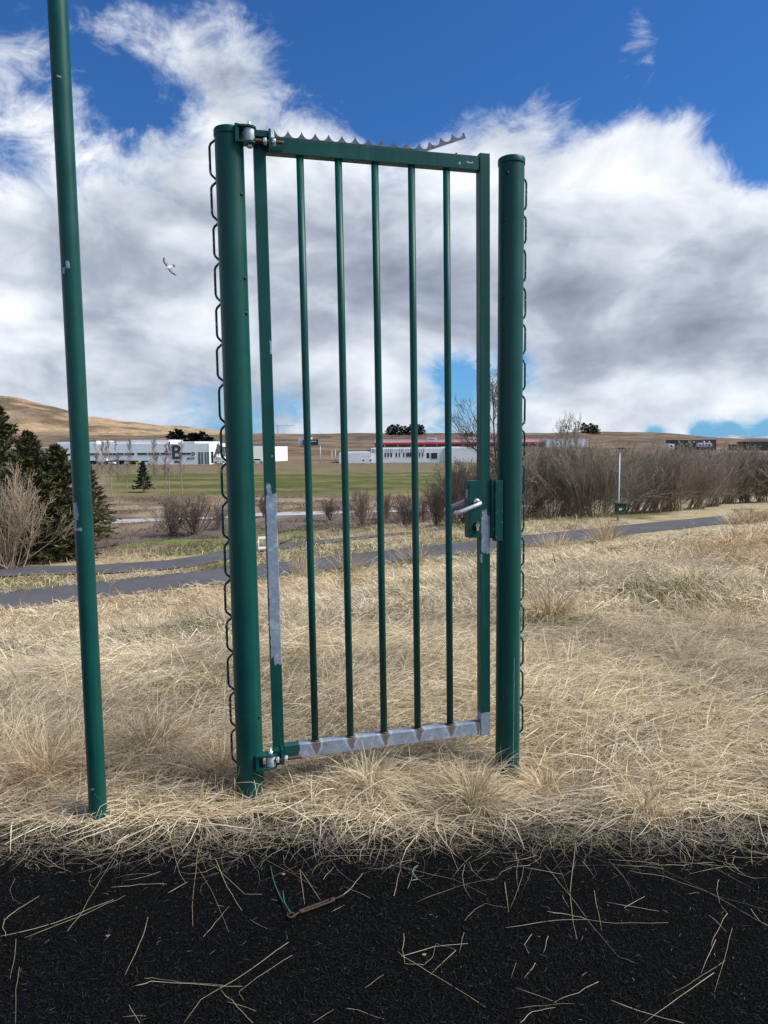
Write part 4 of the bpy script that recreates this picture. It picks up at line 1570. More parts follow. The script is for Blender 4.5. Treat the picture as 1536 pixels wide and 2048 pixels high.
facade(wd, Ld, 16 * PC, 16, M['white_panel'])
MB().box(Ld * 0.14, Ld, 0.5, 15.5, 16 * PC, 18 * PC).build('roof_slab', M['pale_panel'], wd)

# red and white retail shed on the rise
we, Le = place_block('retail_shed', 749, 1092, 430, 430, 891, 'long low white shed with red fascia stripe above the hall')
PE = 430 / FPX
facade(we, Le, 13.5 * PE, 40, M['white_panel'])
MB().box(-0.6, Le, -0.7, -0.02, 2.2 * PE, 5.8 * PE).build('red_stripe', M['red_panel'], we)
MB().box(0, Le, -0.35, -0.01, 13.0 * PE, 14.2 * PE).build('red_roof_edge', M['red_panel'], we)
for a, b in ((105, 124), (184, 202)):
    sg = MB().box(a * PE, b * PE, -1.0, -0.75, 9 * PE, 14.8 * PE).build('sign_board', M['white_panel'], we)
    MB().box((a + 2) * PE, (b - 5) * PE, -1.06, -1.001, 11.2 * PE, 12.6 * PE).build('sign_print', M['letter'], sg)
for x in np.arange(20, 340, 26):
    MB().box(x * PE, (x + 1.2) * PE, -0.5, -0.02, -3 * PE, 2.1 * PE).build('column', M['pale_panel'], we)
MB().box(0.5, Le - 0.5, -0.35, -0.03, -3 * PE, 2.0 * PE).build('shopfront', M['glass_dark'], we)
wf, Lf = place_block('gabled_shed', 1092.5, 1176, 425, 425, 891, 'white shed with red-trimmed gables right of the red stripe')
facade(wf, Lf, 14 * PE, 30, M['white_panel'])
for gx0 in (12, 60):
    MB().prism([(gx0 * PE, 0), ((gx0 + 11) * PE, 0), ((gx0 + 11) * PE, 14.5 * PE), ((gx0 + 5.5) * PE, 18 * PE), (gx0 * PE, 14.5 * PE)], -0.8, -0.02).build('gable', M['pale_panel'], wf)
    MB().tube([((gx0 - 0.5) * PE, -0.9, 14.2 * PE), ((gx0 + 5.5) * PE, -0.9, 18.2 * PE), ((gx0 + 11.5) * PE, -0.9, 14.2 * PE)], 0.16, 6).build('gable_trim', M['red_panel'], wf)
MB().box(0, Lf, -0.3, -0.01, 13.6 * PE, 14.4 * PE).build('red_roof_edge', M['red_panel'], wf)

# smaller ones on the moor
wg, Lg = place_block('small_shed', 597, 637, 560, 560, 888, 'small pale and dark shed alone on the moor between the bars')
PG = 560 / FPX
facade(wg, Lg * 0.62, 13 * PG, 14, M['pale_panel'])
MB().box(Lg * 0.25, Lg, -2.0, -0.02, -1, 9 * PG).build('wall', M['dark_wall'], wg)
windows(wg, [(Lg * 0.35, Lg * 0.9, 4 * PG, 6 * PG)], 0, M['pale_panel'], False, -2.0)
wi, Li = place_block('apartment_block', 868, 886, 1300, 1300, 872, 'tiny ochre block on the skyline left of the birch')
facade(wi, Li, 6 * 1300 / FPX, 10, M['orange_wall'])
windows(wi, [(Li * a, Li * (a + 0.08), 2.0, 4.0) for a in (0.1, 0.3, 0.5, 0.7)], 0, M['glass_dark'], False)
PH = 420 / FPX
wj, Lj = place_block('dark_apartments', 1350, 1432, 420, 420, 897, 'dark grey low apartment row with pale windows above the thicket')
facade(wj, Lj, 17 * PH, 14, M['dark_wall'])
for i, a in enumerate(range(1, 80, 5)):
    w = MB().box(a * PH, (a + 2.6) * PH, -0.2, 0.02, (7 + (i % 2) * 4.6) * PH, (10 + (i % 2) * 4.6) * PH).build('window', M['pale_panel'] if i % 3 else M['glass_dark'], wj)
MB().box(42 * PH, 68 * PH, -3.0, -0.02, 1.0, 11 * PH).build('wall', M['white_panel'], wj)
windows(wj, [((43.5 + i * 6) * PH, (46.5 + i * 6) * PH, 4 * PH, 8.5 * PH) for i in range(4)], 0, M['glass_dark'], False, -3.0)
wk_, Lk = place_block('dark_apartments', 1498, 1580, 400, 400, 898, 'black cubic house at the right edge of the frame')
facade(wk_, Lk, 14 * PH, 14, M['dark_wall'])
MB().box(-20 * PH, -0.02, 2.0, 12, -1, 8 * PH).build('wall', M['dark_wall'], wk_)
windows(wk_, [(4 * PH, 10 * PH, 5 * PH, 9 * PH), (16 * PH, 24 * PH, 5 * PH, 9 * PH)], 0, M['glass_dark'])
wl, Ll = place_block('white_cabin', 1337, 1349, 410, 410, 897, 'small white cabin left of the dark apartment row')
facade(wl, Ll, 9 * PH, 8, M['white_panel'])
windows(wl, [(1.0, 2.2, 1.0, 2.0)], 0, M['glass_dark'])

# tower crane on the skyline
cr = empty('tower_crane', aty(556, 870, 1300))
tag(cr, 'faint tower crane on the skyline between hinge stile and first bar', 'crane')
sP = 1300 / FPX
MB().box(-0.9, 0.9, -0.9, 0.9, -12, 19 * sP).build('mast', M['pale_panel'], cr)
MB().box(-6 * sP, 34 * sP, -0.7, 0.7, 18 * sP, 19 * sP).build('jib', M['pale_panel'], cr)
MB().tube([(0, 0, 18 * sP), (0, 0, 24 * sP)], 0.6, 4).build('apex', M['pale_panel'], cr)


# parked cars by the warehouse
def car(px, py, d, paint, label, van=False):
    p = aty(px, py, d)
    r = empty('parked_car', (p[0], p[1], p[2]), 0.0)
    tag(r, label, 'car', 'cars parked by the warehouse')
    h = 1.9 if van else 0.95
    MB().prism([(-2.1, 0.3), (2.1, 0.3), (2.15, 0.7), (1.95, 0.92), (-1.9, 0.98), (-2.1, 0.8)], -0.85, 0.85).build('body', paint, r)
    top = 2.1 if van else 1.5
    MB().prism([(-1.7, 0.97), (1.2 if not van else 1.7, 0.94), (0.6 if not van else 1.3, top), (-1.2 if not van else -1.65, top)], -0.75, 0.75).build('cabin', paint if van else M['glass_dark'], r)
    for x in (-1.3, 1.3):
        for y in (-0.8, 0.8):
            MB().tube([(x, y - 0.1, 0.32), (x, y + 0.1, 0.32)], 0.32, 12).build('wheel', M['tyre'], r)


for px, paint, lab, van in ((183, 'car_white', 'white car parked by the warehouse, right beside the slim pole', False), (192, 'red_paint', 'red car parked by the warehouse', False), (207, 'car_white', 'white van parked left of the dark loading door', True),
                            (219, 'car_white', 'white car parked just left of the loading door', False), (262, 'car_white', 'white car parked right of the loading door', False), (271, 'yellow_paint', 'yellow car parked by the warehouse', False), (292, 'car_white', 'white car parked alone behind the lone spruce', False),
                            (440, 'car_white', 'white van parked before the letter A', True), (516, 'car_white', 'white car by the grey shed, just right of the hinge post', False), (734, 'car_white', 'white lorry-like van beside the low shed', True)):
    car(px, 929.5 if px < 400 else (926 if px < 600 else 922.5), 256, M[paint], lab, van)


# ------------------------------------------------------------------ small things around the path
def put(name, px, py, label, cat, rz=0.0, group=None):
    b = gp(px, py)
    r = empty(name, b, rz)
    return tag(r, label, cat, group), b


lp, b = put('lamp_post', 1236, 1040, 'slim galvanised lamp post with dark head beside the footpath', 'lamp post')
hl = aty(1236, 897, b[1])[2] - b[2]
MB().tube([(0, 0, -0.3), (0, 0, 0.9), (0, 0, 0.95), (-0.01, 0, hl)], [0.07, 0.07, 0.055, 0.035], 12).build('shaft', M['lamp_steel'], lp)
hd = MB()
hd.box(-0.10, 0.26, -0.11, 0.11, hl - 0.02, hl + 0.05, 0.02)
hd.build('lamp_head', M['dark_wall'], lp)
MB().box(-0.02, 0.22, -0.09, 0.09, hl - 0.035, hl - 0.021).build('lamp_glass', M['pale_panel'], lp)
sB = b[1] / FPX
bn = empty('litter_bin', (b[0] + 0.02, b[1] - 0.12, b[2]))
tag(bn, 'dark green litter bin fixed to the lamp post', 'bin')
body = MB()
body.prism([(-0.26, 0.37), (0.26, 0.37), (0.30, 0.99), (-0.30, 0.99)], -0.40, -0.02)
bb = body.build('bin_body', M['bin_green'], bn)
MB().box(-0.20, 0.22, -0.412, -0.39, 0.86, 0.96).build('bin_opening', M['black'], bn)
MB().box(-0.31, 0.31, -0.42, 0.0, 0.992, 1.03, 0.01).build('bin_lid', M['bin_green'], bn)
MB().box(-0.15, -0.05, -0.409, -0.401, 0.62, 0.74).build('sticker', M['white_paint'], bb)
MB().box(-0.03, 0.03, -0.409, -0.401, 0.64, 0.75).build('sticker', M['white_paint'], bb)

st, b = put('marker_stake', 32, 1128, 'thin red marker stake before the left spruces', 'stake')
MB().tube([(0, 0, -0.1), (0.01, 0, 0.56)], 0.014, 6).build('shaft', M['red_paint'], st)
MB().tube([(0.01, 0, 0.56), (0.01, 0, 0.62)], 0.015, 6).build('tip', M['white_paint'], st)
sf, b = put('sign_frame', 525, 1104, 'small white empty sign frame on two legs past the path', 'sign frame', 0.5)
w_, h_ = 0.34, 30 * b[1] / FPX
for x in (-w_ / 2, w_ / 2):
    MB().tube([(x, 0, -0.1), (x, 0, h_)], 0.025, 8).build('leg', M['white_paint'], sf)
for z in (h_ * 0.28, h_ * 0.97):
    MB().box(-w_ / 2 - 0.02, w_ / 2 + 0.02, -0.03, 0.03, z - 0.05, z + 0.05).build('crossbar', M['white_paint'], sf)
wp, b = put('marker_post', 614, 1110, 'short white wooden post by the path behind the first bar', 'post')
MB().box(-0.04, 0.04, -0.04, 0.04, -0.1, 27 * b[1] / FPX, 0.008).build('shaft', M['white_paint'], wp)
MB().box(-0.045, 0.045, -0.045, 0.045, 27 * b[1] / FPX * 0.8, 27 * b[1] / FPX * 0.88).build('band', M['pale_panel'], wp)
lg, b = put('fallen_stick', 569, 1089, 'short black stick lying in the grass past the path', 'stick', 0.9)
MB().tube([(-0.3, 0, 0.06), (-0.1, 0.02, 0.09), (0.1, 0, 0.12), (0.32, 0.03, 0.2)], [0.035, 0.04, 0.035, 0.02], 8).build('wood', M['dark_wall'], lg)
tb, b = put('timber_bench', 1488, 1030, 'low weathered timber bench beside the tall reeds at right', 'bench', 0.25)
for x in (-0.55, 0.55):
    MB().box(x - 0.08, x + 0.08, -0.15, 0.15, -0.1, 0.34, 0.01).build('leg', M['wood'], tb)
for y in (-0.12, 0.12):
    MB().box(-0.8, 0.8, y - 0.09, y + 0.09, 0.345, 0.40, 0.01).build('plank', M['wood'], tb)
for i, (px, t_, lab) in enumerate(((641, 893, 'tall thin white pole on the bank beside the first bar'), (664, 903, 'thin pale pole left of the second bar'), (671, 902, 'thin pale pole beside the low white shed'))):
    p_, b = put('flag_pole', px, 926, lab, 'pole', 0, 'thin poles on the bank')
    hh = aty(px, t_, b[1])[2] - b[2]
    MB().tube([(0, 0, -0.3), (0, 0, hh)], [0.16, 0.10], 8).build('shaft', M['pale_panel'], p_)
    MB().lathe([(0.001, 0.3), (0.16, 0.2), (0.2, 0.0), (0.16, -0.1), (0.1, -0.12)], (0, 0, hh), 8).build('finial', M['white_panel'], p_)


# gull in flight
def gull():
    c = aty(337, 535, 40.0)
    root = empty('gull', c)
    tag(root, 'grey and white gull gliding in the sky left of the gate', 'bird')
    # span axis in the picture runs from upper left to lower right
    span = np.array([10.5, 0.0, -13.5])
    S = np.array(span) / np.linalg.norm(span)
    prof = [(-0.235, 0.0, 0.0), (-0.20, 0.028, 0.0), (-0.15, 0.055, 0.004), (-0.05, 0.075, 0.0), (0.06, 0.070, 0.0), (0.14, 0.042, 0.0), (0.20, 0.02, 0.0)]
    # local frame: x nose direction (left in the picture), y span, z back
    X = Vector((-0.68, -0.60, -0.42)).normalized()
    Y = Vector(S)
    Y = (Y - X * Y.dot(X)).normalized()
    Z = X.cross(Y)
    rot = Matrix((X, Y, Z)).transposed()
    root.rotation_euler = rot.to_euler()
    V, F = [], []
    n = 10
    ring = [(0.26, 0.004), (0.235, 0.022), (0.19, 0.045), (0.14, 0.052), (0.06, 0.075), (-0.06, 0.078), (-0.15, 0.05), (-0.21, 0.026), (-0.23, 0.012)]
    for x, r in ring:
        for i in range(n):
            a = 2 * math.pi * i / n
            V.append((x, r * math.cos(a), r * 0.85 * math.sin(a)))
    for k in range(len(ring) - 1):
        for i in range(n):
            F.append((k * n + i, k * n + (i + 1) % n, (k + 1) * n + (i + 1) % n, (k + 1) * n + i))
    mb = MB()
    mb.add(V, F, True)
    mb.prism([(-0.20, -0.02), (-0.38, -0.09), (-0.40, 0.0), (-0.38, 0.09), (-0.20, 0.02)], -0.004, 0.006, 'z')
    mb.prism([(0.25, -0.012), (0.305, 0.0), (0.25, 0.012)], -0.012, 0.006, 'z')
    for s in (-1, 1):
        ys = [0.03, 0.15, 0.30, 0.42, 0.52, 0.60]
        le = [0.10, 0.13, 0.15, 0.10, 0.02, -0.08]
        te = [-0.09, -0.07, -0.03, -0.05, -0.08, -0.11]
        zz = [0.03, 0.07, 0.10, 0.09, 0.07, 0.05]
        vs, fs = [], []
        for y, l, t, z in zip(ys, le, te, zz):
            vs += [(l, s * y, z), ((l + t) / 2, s * y, z + 0.016), (t, s * y, z), ((l + t) / 2, s * y, z - 0.004)]
        for k in range(5):
            for i in range(4):
                fs.append((k * 4 + i, k * 4 + (i + 1) % 4, k * 4 + 4 + (i + 1) % 4, k * 4 + 4 + i))
        fs += [(0, 1, 2, 3), (20, 21, 22, 23)]
        mb.add(vs, fs, True)
    m, k = mat_new('gull feathers')
    co = objco(k)
    sp = k.node('ShaderNodeSeparateXYZ')
    k.put(sp.inputs[0], co)
    ay = k.math('ABSOLUTE', sp.outputs[1])
    n_ = k.noise(co, 30, 3, 0.6)
    c1 = k.mix(k.smooth(ay, 0.07, 0.12), (0.55, 0.55, 0.53), (0.19, 0.195, 0.20))
    c1 = k.mix(k.smooth(ay, 0.42, 0.48), c1, (0.02, 0.02, 0.022))
    c1 = k.mix(k.smooth(sp.outputs[0], -0.24, -0.30), c1, (0.06, 0.06, 0.06))
    c1 = k.mix(k.smooth(n_, 0.45, 0.7, 0, 0.4), c1, (0.10, 0.10, 0.10))
    principled(k, c1, 0.8, 0, 0.2)
    mb.build('body', m, root)


gull()

# ------------------------------------------------------------------ dry grass
def blade_mesh(name, x, y, zb, L, W, az, e0, e1, lift, col, K=4, roll=None, rg=rng, ground=True, bend=None):
    n = len(x)
    t = np.linspace(0, 1, K)
    P = np.empty((n, K, 3))
    P[:, 0, 0], P[:, 0, 1] = x, y
    P[:, 0, 2] = zb + lift
    a = az.copy()
    kink = rg.normal(0, 0.25, n) if bend is None else bend
    for k in range(1, K):
        e = e0 + (e1 - e0) * (k - 1) / max(K - 2, 1)
        st = L / (K - 1)
        P[:, k, 0] = P[:, k - 1, 0] + st * np.cos(e) * np.cos(a)
        P[:, k, 1] = P[:, k - 1, 1] + st * np.cos(e) * np.sin(a)
        P[:, k, 2] = P[:, k - 1, 2] + st * np.sin(e)
        a = a + kink
    if ground:
        q0 = qco(x, y)
        q = qco(P[..., 0], P[..., 1])
        slope = np.where(q0 > 4.2, -0.19, 0.0)
        floor = zb[:, None] + slope[:, None] * (q - q0[:, None]) + lift[:, None] * 0.7 + 0.004
        P[..., 2] = np.maximum(P[..., 2], floor)
    T = P[:, -1] - P[:, 0]
    T /= np.linalg.norm(T, axis=1, keepdims=True) + 1e-9
    up = np.array([0, 0, 1.0])
    side = np.cross(T, up)
    side /= np.linalg.norm(side, axis=1, keepdims=True) + 1e-6
    up2 = np.cross(side, T)
    r = rg.uniform(-1.1, 1.1, n) if roll is None else roll
    Wv = side * np.cos(r)[:, None] + up2 * np.sin(r)[:, None]
    taper = np.interp(t, [0, 0.5, 1], [1.0, 0.85, 0.12])
    off = Wv[:, None, :] * (W[:, None] * 0.5 * taper[None, :])[..., None]
    V = np.stack([P - off, P + off], 2).reshape(-1, 3)
    b = (np.arange(n) * K * 2)[:, None] + (np.arange(K - 1) * 2)[None, :]
    F = np.stack([b, b + 1, b + 3, b + 2], -1).reshape(-1, 4)
    C = np.repeat(col, K * 2, 0)
    return V, F, C


def straw_colours(x, y, n, rg, green=0.04):
    pal = np.array([[0.66, 0.575, 0.40], [0.57, 0.48, 0.32], [0.78, 0.70, 0.53], [0.46, 0.37, 0.25], [0.30, 0.23, 0.15], [0.60, 0.53, 0.42]])
    w = np.array([0.27, 0.23, 0.18, 0.15, 0.07, 0.10])
    c = pal[rg.choice(6, n, p=w)]
    big = fbm(x * 0.30, y * 0.30, 131, 3)
    tan = sstep(big, 0.40, 0.66)[:, None]
    c = c * (1 - tan) + c * np.array([0.93, 0.84, 0.74]) * tan
    pat = fbm(x * 1.5 + 3, y * 1.5, 171, 3)
    c = c * (0.82 + 0.40 * sstep(pat, 0.30, 0.70))[:, None]
    c = c * rg.uniform(0.78, 1.15, (n, 1))
    g = fbm(x * 0.9, y * 0.9, 137, 3)
    gm = (rg.uniform(0, 1, n) < green + sstep(g, 0.60, 0.74) * 0.45)[:, None]
    gc = np.array([[0.17, 0.165, 0.055]]) * rg.uniform(0.6, 1.25, (n, 1))
    return np.where(gm, gc, c)


def lay_angle(x, y, rg, n, spread=0.55):
    return 2 * np.pi * 1.3 * fbm(x * 0.33 + 4.0, y * 0.33, 141, 3) + rg.normal(0, spread, n) + np.where(rg.uniform(0, 1, n) < 0.42, rg.uniform(0, 6.28, n), 0)


def build_field():
    rg = np.random.default_rng(77)
    parts = []
    for (n, y0, y1, K, wid, lmin, lmax, up_f) in ((150000, 2.60, 6.2, 4, (0.0022, 0.0042), 0.16, 0.46, 0.10), (115000, 6.0, 13.0, 3, (0.005, 0.0095), 0.18, 0.50, 0.10), (95000, 12.6, 34.0, 3, (0.010, 0.022), 0.25, 0.60, 0.10)):
        y = np.exp(rg.uniform(math.log(y0), math.log(y1), n))
        x = rg.uniform(-1, 1, n) * (0.72 * y + 0.5)
        edge = 2.73 + (vnoise(x * 2.3, x * 0 + 3.0, 5) - 0.5) * 0.16 + (vnoise(x * 7.0, x * 0 + 1.0, 6) - 0.5) * 0.05
        keep = (y > edge + 0.01 + np.abs(rg.normal(0, 0.16, n))) & (qco(x, y) < 21.2 + rg.uniform(0, 0.9, n))
        x, y = x[keep], y[keep]
        n = len(x)
        zb = zfun(x, y)
        L = rg.uniform(lmin, lmax, n) * (0.75 + 0.5 * fbm(x * 0.7, y * 0.7, 151, 2))
        W = rg.uniform(wid[0], wid[1], n)
        az = lay_angle(x, y, rg, n)
        upn = fbm(x * 1.1, y * 1.1, 157, 3)
        upright = rg.uniform(0, 1, n) < up_f + 0.5 * sstep(upn, 0.56, 0.72)
        e0 = np.where(upright, rg.uniform(0.5, 1.25, n), np.abs(rg.normal(0.22, 0.22, n)))
        e1 = np.where(upright, rg.uniform(-0.4, 0.9, n), rg.normal(-0.25, 0.25, n))
        L = np.where(upright, L * 0.75, L)
        lift = rg.uniform(0, 1, n) ** 1.5 * (0.05 if y0 < 4 else 0.07)
        ne = sstep(y + (fbm(x * 1.7, y * 1.7, 163, 2) - 0.5) * 0.5, 2.85, 3.35)
        flat = rg.uniform(0, 1, n) > ne * 0.85 + 0.12
        e0 = np.where(flat & (y < 3.6), np.abs(rg.normal(0.05, 0.10, n)), e0)
        e1 = np.where(flat & (y < 3.6), rg.normal(-0.1, 0.1, n), e1)
        az = np.where(flat & (y < 3.6), rg.normal(0, 0.7, n) + np.where(rg.uniform(0, 1, n) < 0.5, 0, math.pi), az)
        L = L * (0.72 + 0.28 * ne)
        foot = np.exp(-(((x - 0.60) / 0.20) ** 2 + ((y - 3.12) / 0.24) ** 2)) + np.exp(-(((x + 0.59) / 0.16) ** 2 + ((y - 2.90) / 0.14) ** 2)) + np.exp(-(((x + 1.19) / 0.12) ** 2 + ((y - 2.74) / 0.12) ** 2))
        low = (foot > 0.35) & (rg.uniform(0, 1, n) < 0.93)
        e0 = np.where(low, np.abs(rg.normal(0.02, 0.05, n)), e0)
        e1 = np.where(low, 0.0, e1)
        L = np.where(low, L * 0.6, L)
        lift = np.where(low, lift * 0.25, lift)
        lift *= np.clip((y - 2.62) / 0.5, 0.12, 1)
        parts.append(blade_mesh('g', x, y, zb, L, W, az, e0, e1, lift, straw_colours(x, y, n, rg), K, rg=rg))
    # verges beyond the path
    n = 30000
    s = rg.uniform(-30, 34, n)
    q = np.concatenate([rg.uniform(24.25, 27.0, n // 2), rg.uniform(24.6, 34, n - n // 2)])
    x, y = CQ * s - SQ * q, SQ * s + CQ * q
    zb = zfun(x, y)
    bn_, bf_ = BRANCH[0]
    on_b = (y > np.interp(x, bn_[:, 0], bn_[:, 1]) - 0.25) & (y < np.interp(x, bf_[:, 0], bf_[:, 1]) + 0.1) & (x < bn_[-1, 0])
    keep = (y > 10) & ~on_b
    x, y, zb = x[keep], y[keep], zb[keep]
    n = len(x)
    c = straw_colours(x, y, n, rg, 0.25)
    parts.append(blade_mesh('v', x, y, zb, rg.uniform(0.15, 0.5, n), rg.uniform(0.012, 0.024, n), rg.uniform(0, 6.28, n), np.abs(rg.normal(0.6, 0.4, n)), rg.normal(0.0, 0.4, n), np.zeros(n), c, 3, rg=rg))
    # rough tussocks on the river banks
    n = 60000
    y = np.exp(rg.uniform(math.log(30), math.log(100), n))
    x = rg.uniform(-0.66, 0.30, n) * y
    q = qco(x, y)
    on_b = (y > np.interp(x, bn_[:, 0], bn_[:, 1]) - 0.5) & (y < np.interp(x, bf_[:, 0], bf_[:, 1]) + 0.1) & (x < bn_[-1, 0]) & (x > bn_[0, 0])
    clump = fbm(x * 0.5, y * 0.5, 181, 3)
    keep = (q > 27.5) & ~on_b & (np.abs(y - 73) > 4.5) & (clump > 0.40 + rg.uniform(0, 0.2, n)) & ~((np.abs(x + 10.5) < 7) & (np.abs(y - 46) < 5))
    x, y = x[keep], y[keep]
    n = len(x)
    c = ground_colour(x, y) * rg.uniform(0.75, 1.7, (n, 1))
    parts.append(blade_mesh('b', x, y, zfun(x, y), rg.uniform(0.2, 0.6, n), rg.uniform(0.02, 0.05, n) * (y / 45), rg.uniform(0, 6.28, n), np.abs(rg.normal(0.7, 0.4, n)), rg.normal(0.1, 0.4, n), np.zeros(n), c, 3, rg=rg, ground=False))
    # not on the asphalt of the branch path
    Vs, Fs, Cs, b = [], [], [], 0
    for V, F, C in parts:
        Vs.append(V)
        Fs.append(F + b)
        Cs.append(C)
        b += len(V)
    o = link('dry_grass', np_mesh('dry_grass', np.concatenate(Vs), np.concatenate(Fs), np.concatenate(Cs)), M['grass'])
    tag(o, 'matted straw-coloured dead grass covering the meadow', 'grass', None, 'stuff')


build_field()


def tuft(px, py, n, rad, h, spread, label, green=0.1, wid=(0.002, 0.0038), seed=1, K=5, loc=None):
    rg = np.random.default_rng(seed)
    p = gp(px, py) if loc is None else np.array(loc)
    a = rg.uniform(0, 6.283, n)
    r = np.abs(rg.normal(0, rad, n))
    x, y = r * np.cos(a), r * np.sin(a)
    az = a + rg.normal(0, 0.5, n)
    e0 = np.clip(rg.normal(1.25, 0.22, n) - r / max(rad, 1e-3) * 0.18, 0.3, 1.55)
    e1 = e0 - np.abs(rg.normal(spread, spread * 0.6, n))
    L = h * rg.uniform(0.55, 1.15, n)
    zb = np.zeros(n) - 0.01
    c = straw_colours(x + px, y + py, n, rg, 0.0)
    gm = (rg.uniform(0, 1, n) < green) & (r < rad * 1.2)
    c[gm] = np.array([0.15, 0.17, 0.06]) * rg.uniform(0.6, 1.3, (int(gm.sum()), 1))
    L[gm] *= 0.6
    V, F, C = blade_mesh('t', x, y, zb, L, rg.uniform(wid[0], wid[1], n), az, e0, e1, np.zeros(n), c, K, rg=rg, ground=False)
    V[:, 2] = np.maximum(V[:, 2], 0.004)
    o = link('grass_tuft', np_mesh('grass_tuft', V, F, C), M['grass'])
    o.location = (p[0], p[1], p[2])
    tag(o, label, 'grass tuft', 'grass tufts')
    return o


tuft(943, 1612, 620, 0.050, 0.30, 1.3, 'spiky straw tuft with green heart, left of the lock post foot', 0.22, seed=11)
tuft(735, 1585, 520, 0.070, 0.26, 1.5, 'pale round straw tuft below the middle of the gate', 0.05, seed=12)
tuft(1285, 1625, 420, 0.080, 0.18, 1.7, 'low pale tuft at the track edge on the right', 0.08, seed=13)
tuft(440, 1560, 480, 0.075, 0.30, 1.2, 'shaggy tuft beside the left foot of the hinge post', 0.06, seed=14)
tuft(100, 1570, 560, 0.110, 0.34, 1.3, 'big shaggy tuft left of the slim pole foot', 0.04, seed=15)
tuft(300, 1520, 560, 0.110, 0.36, 1.2, 'tall shaggy tuft between the slim pole and hinge post', 0.05, seed=16)
tuft(1092, 1560, 420, 0.070, 0.24, 1.4, 'shaggy tuft just right of the lock post foot', 0.05, seed=17)
tuft(1100, 1262, 420, 0.12, 0.40, 1.2, 'pale tuft right of the lock post in mid meadow', 0.05, (0.005, 0.009), seed=18)
tuft(1390, 1195, 420, 0.16, 0.42, 1.1, 'tuft with green shoots in the right mid meadow', 0.35, (0.006, 0.010), seed=19)
tuft(1212, 1088, 240, 0.20, 1.55, 0.30, 'tall upright straw clump at the path edge, below the bin', 0.0, (0.012, 0.02), seed=20)
tuft(1105, 1098, 130, 0.6, 1.2, 0.5, 'loose tall stalks at the path edge right of the lock post', 0.0, (0.010, 0.016), seed=21)
tuft(605, 1150, 120, 0.35, 1.15, 0.6, 'tall bent stalks at the path edge by the first bar', 0.0, (0.010, 0.016), seed=22)
tuft(700, 1140, 90, 0.35, 1.15, 0.6, 'tall bent stalks at the path edge by the second bar', 0.0, (0.010, 0.016), seed=23)
tuft(838, 1125, 130, 0.4, 1.15, 0.6, 'tall bent stalks at the path edge by the fourth bar', 0.0, (0.010, 0.016), seed=24)
for i, px in enumerate((1478, 1496, 1512, 1528, 1545)):
    tuft(px, 1056 - i * 2, 420, 0.38, 1.15, 0.5, ('leftmost' if i == 0 else 'second' if i == 1 else 'middle' if i == 2 else 'fourth' if i == 3 else 'rightmost') + ' clump of the tall pale reeds at the right edge', 0.25, (0.014, 0.026), seed=30 + i)


def grass_stem(px, py, h, lean_x, label, seed):
    rg = random.Random(seed)
    b = gp(px, py)
    root = empty('seed_grass', b)
    tag(root, label, 'grass stem', 'single tall grass stems')
    pts = [(lean_x * (k / 6.0) ** 1.6, 0, h * k / 6.0) for k in range(7)]
    s = max(1.0, b[1] / 5)
    MB().tube(pts, [0.0014 * s * (1 - k * 0.1) for k in range(7)], 5).build('stalk', M['straw'], root)
    for k in range(3, 7):
        p = Vector(pts[k])
        d = Vector((rg.uniform(0.2, 1), rg.uniform(-0.2, 0.2), rg.uniform(0.3, 0.9))).normalized()
        MB().tube([p, p + d * 0.03 * s, p + d * 0.055 * s + Vector((0.01, 0, -0.004)) * s], [0.0008 * s, 0.0014 * s, 0.0008 * s], 4).build('seed_branch', M['straw'], root)


grass_stem(474, 1588, 0.56, 0.045, 'thin seeded grass stem standing before the hinge post', 1)
grass_stem(20, 1290, 1.0, 0.45, 'tall arching grass stem at the left edge over the path', 2)
grass_stem(215, 1240, 0.8, 0.12, 'thin grass stem just right of the slim pole', 3)
grass_stem(1330, 1180, 0.75, 0.3, 'lone leaning grass stem in the right meadow', 4)


# ------------------------------------------------------------------ loose straws and litter on the track
def on_track(px, py, z=0.0045):
    d = ray(px, py)
    k = (z - CZ) / d[2]
    return (d[0] * k, d[1] * k, z)


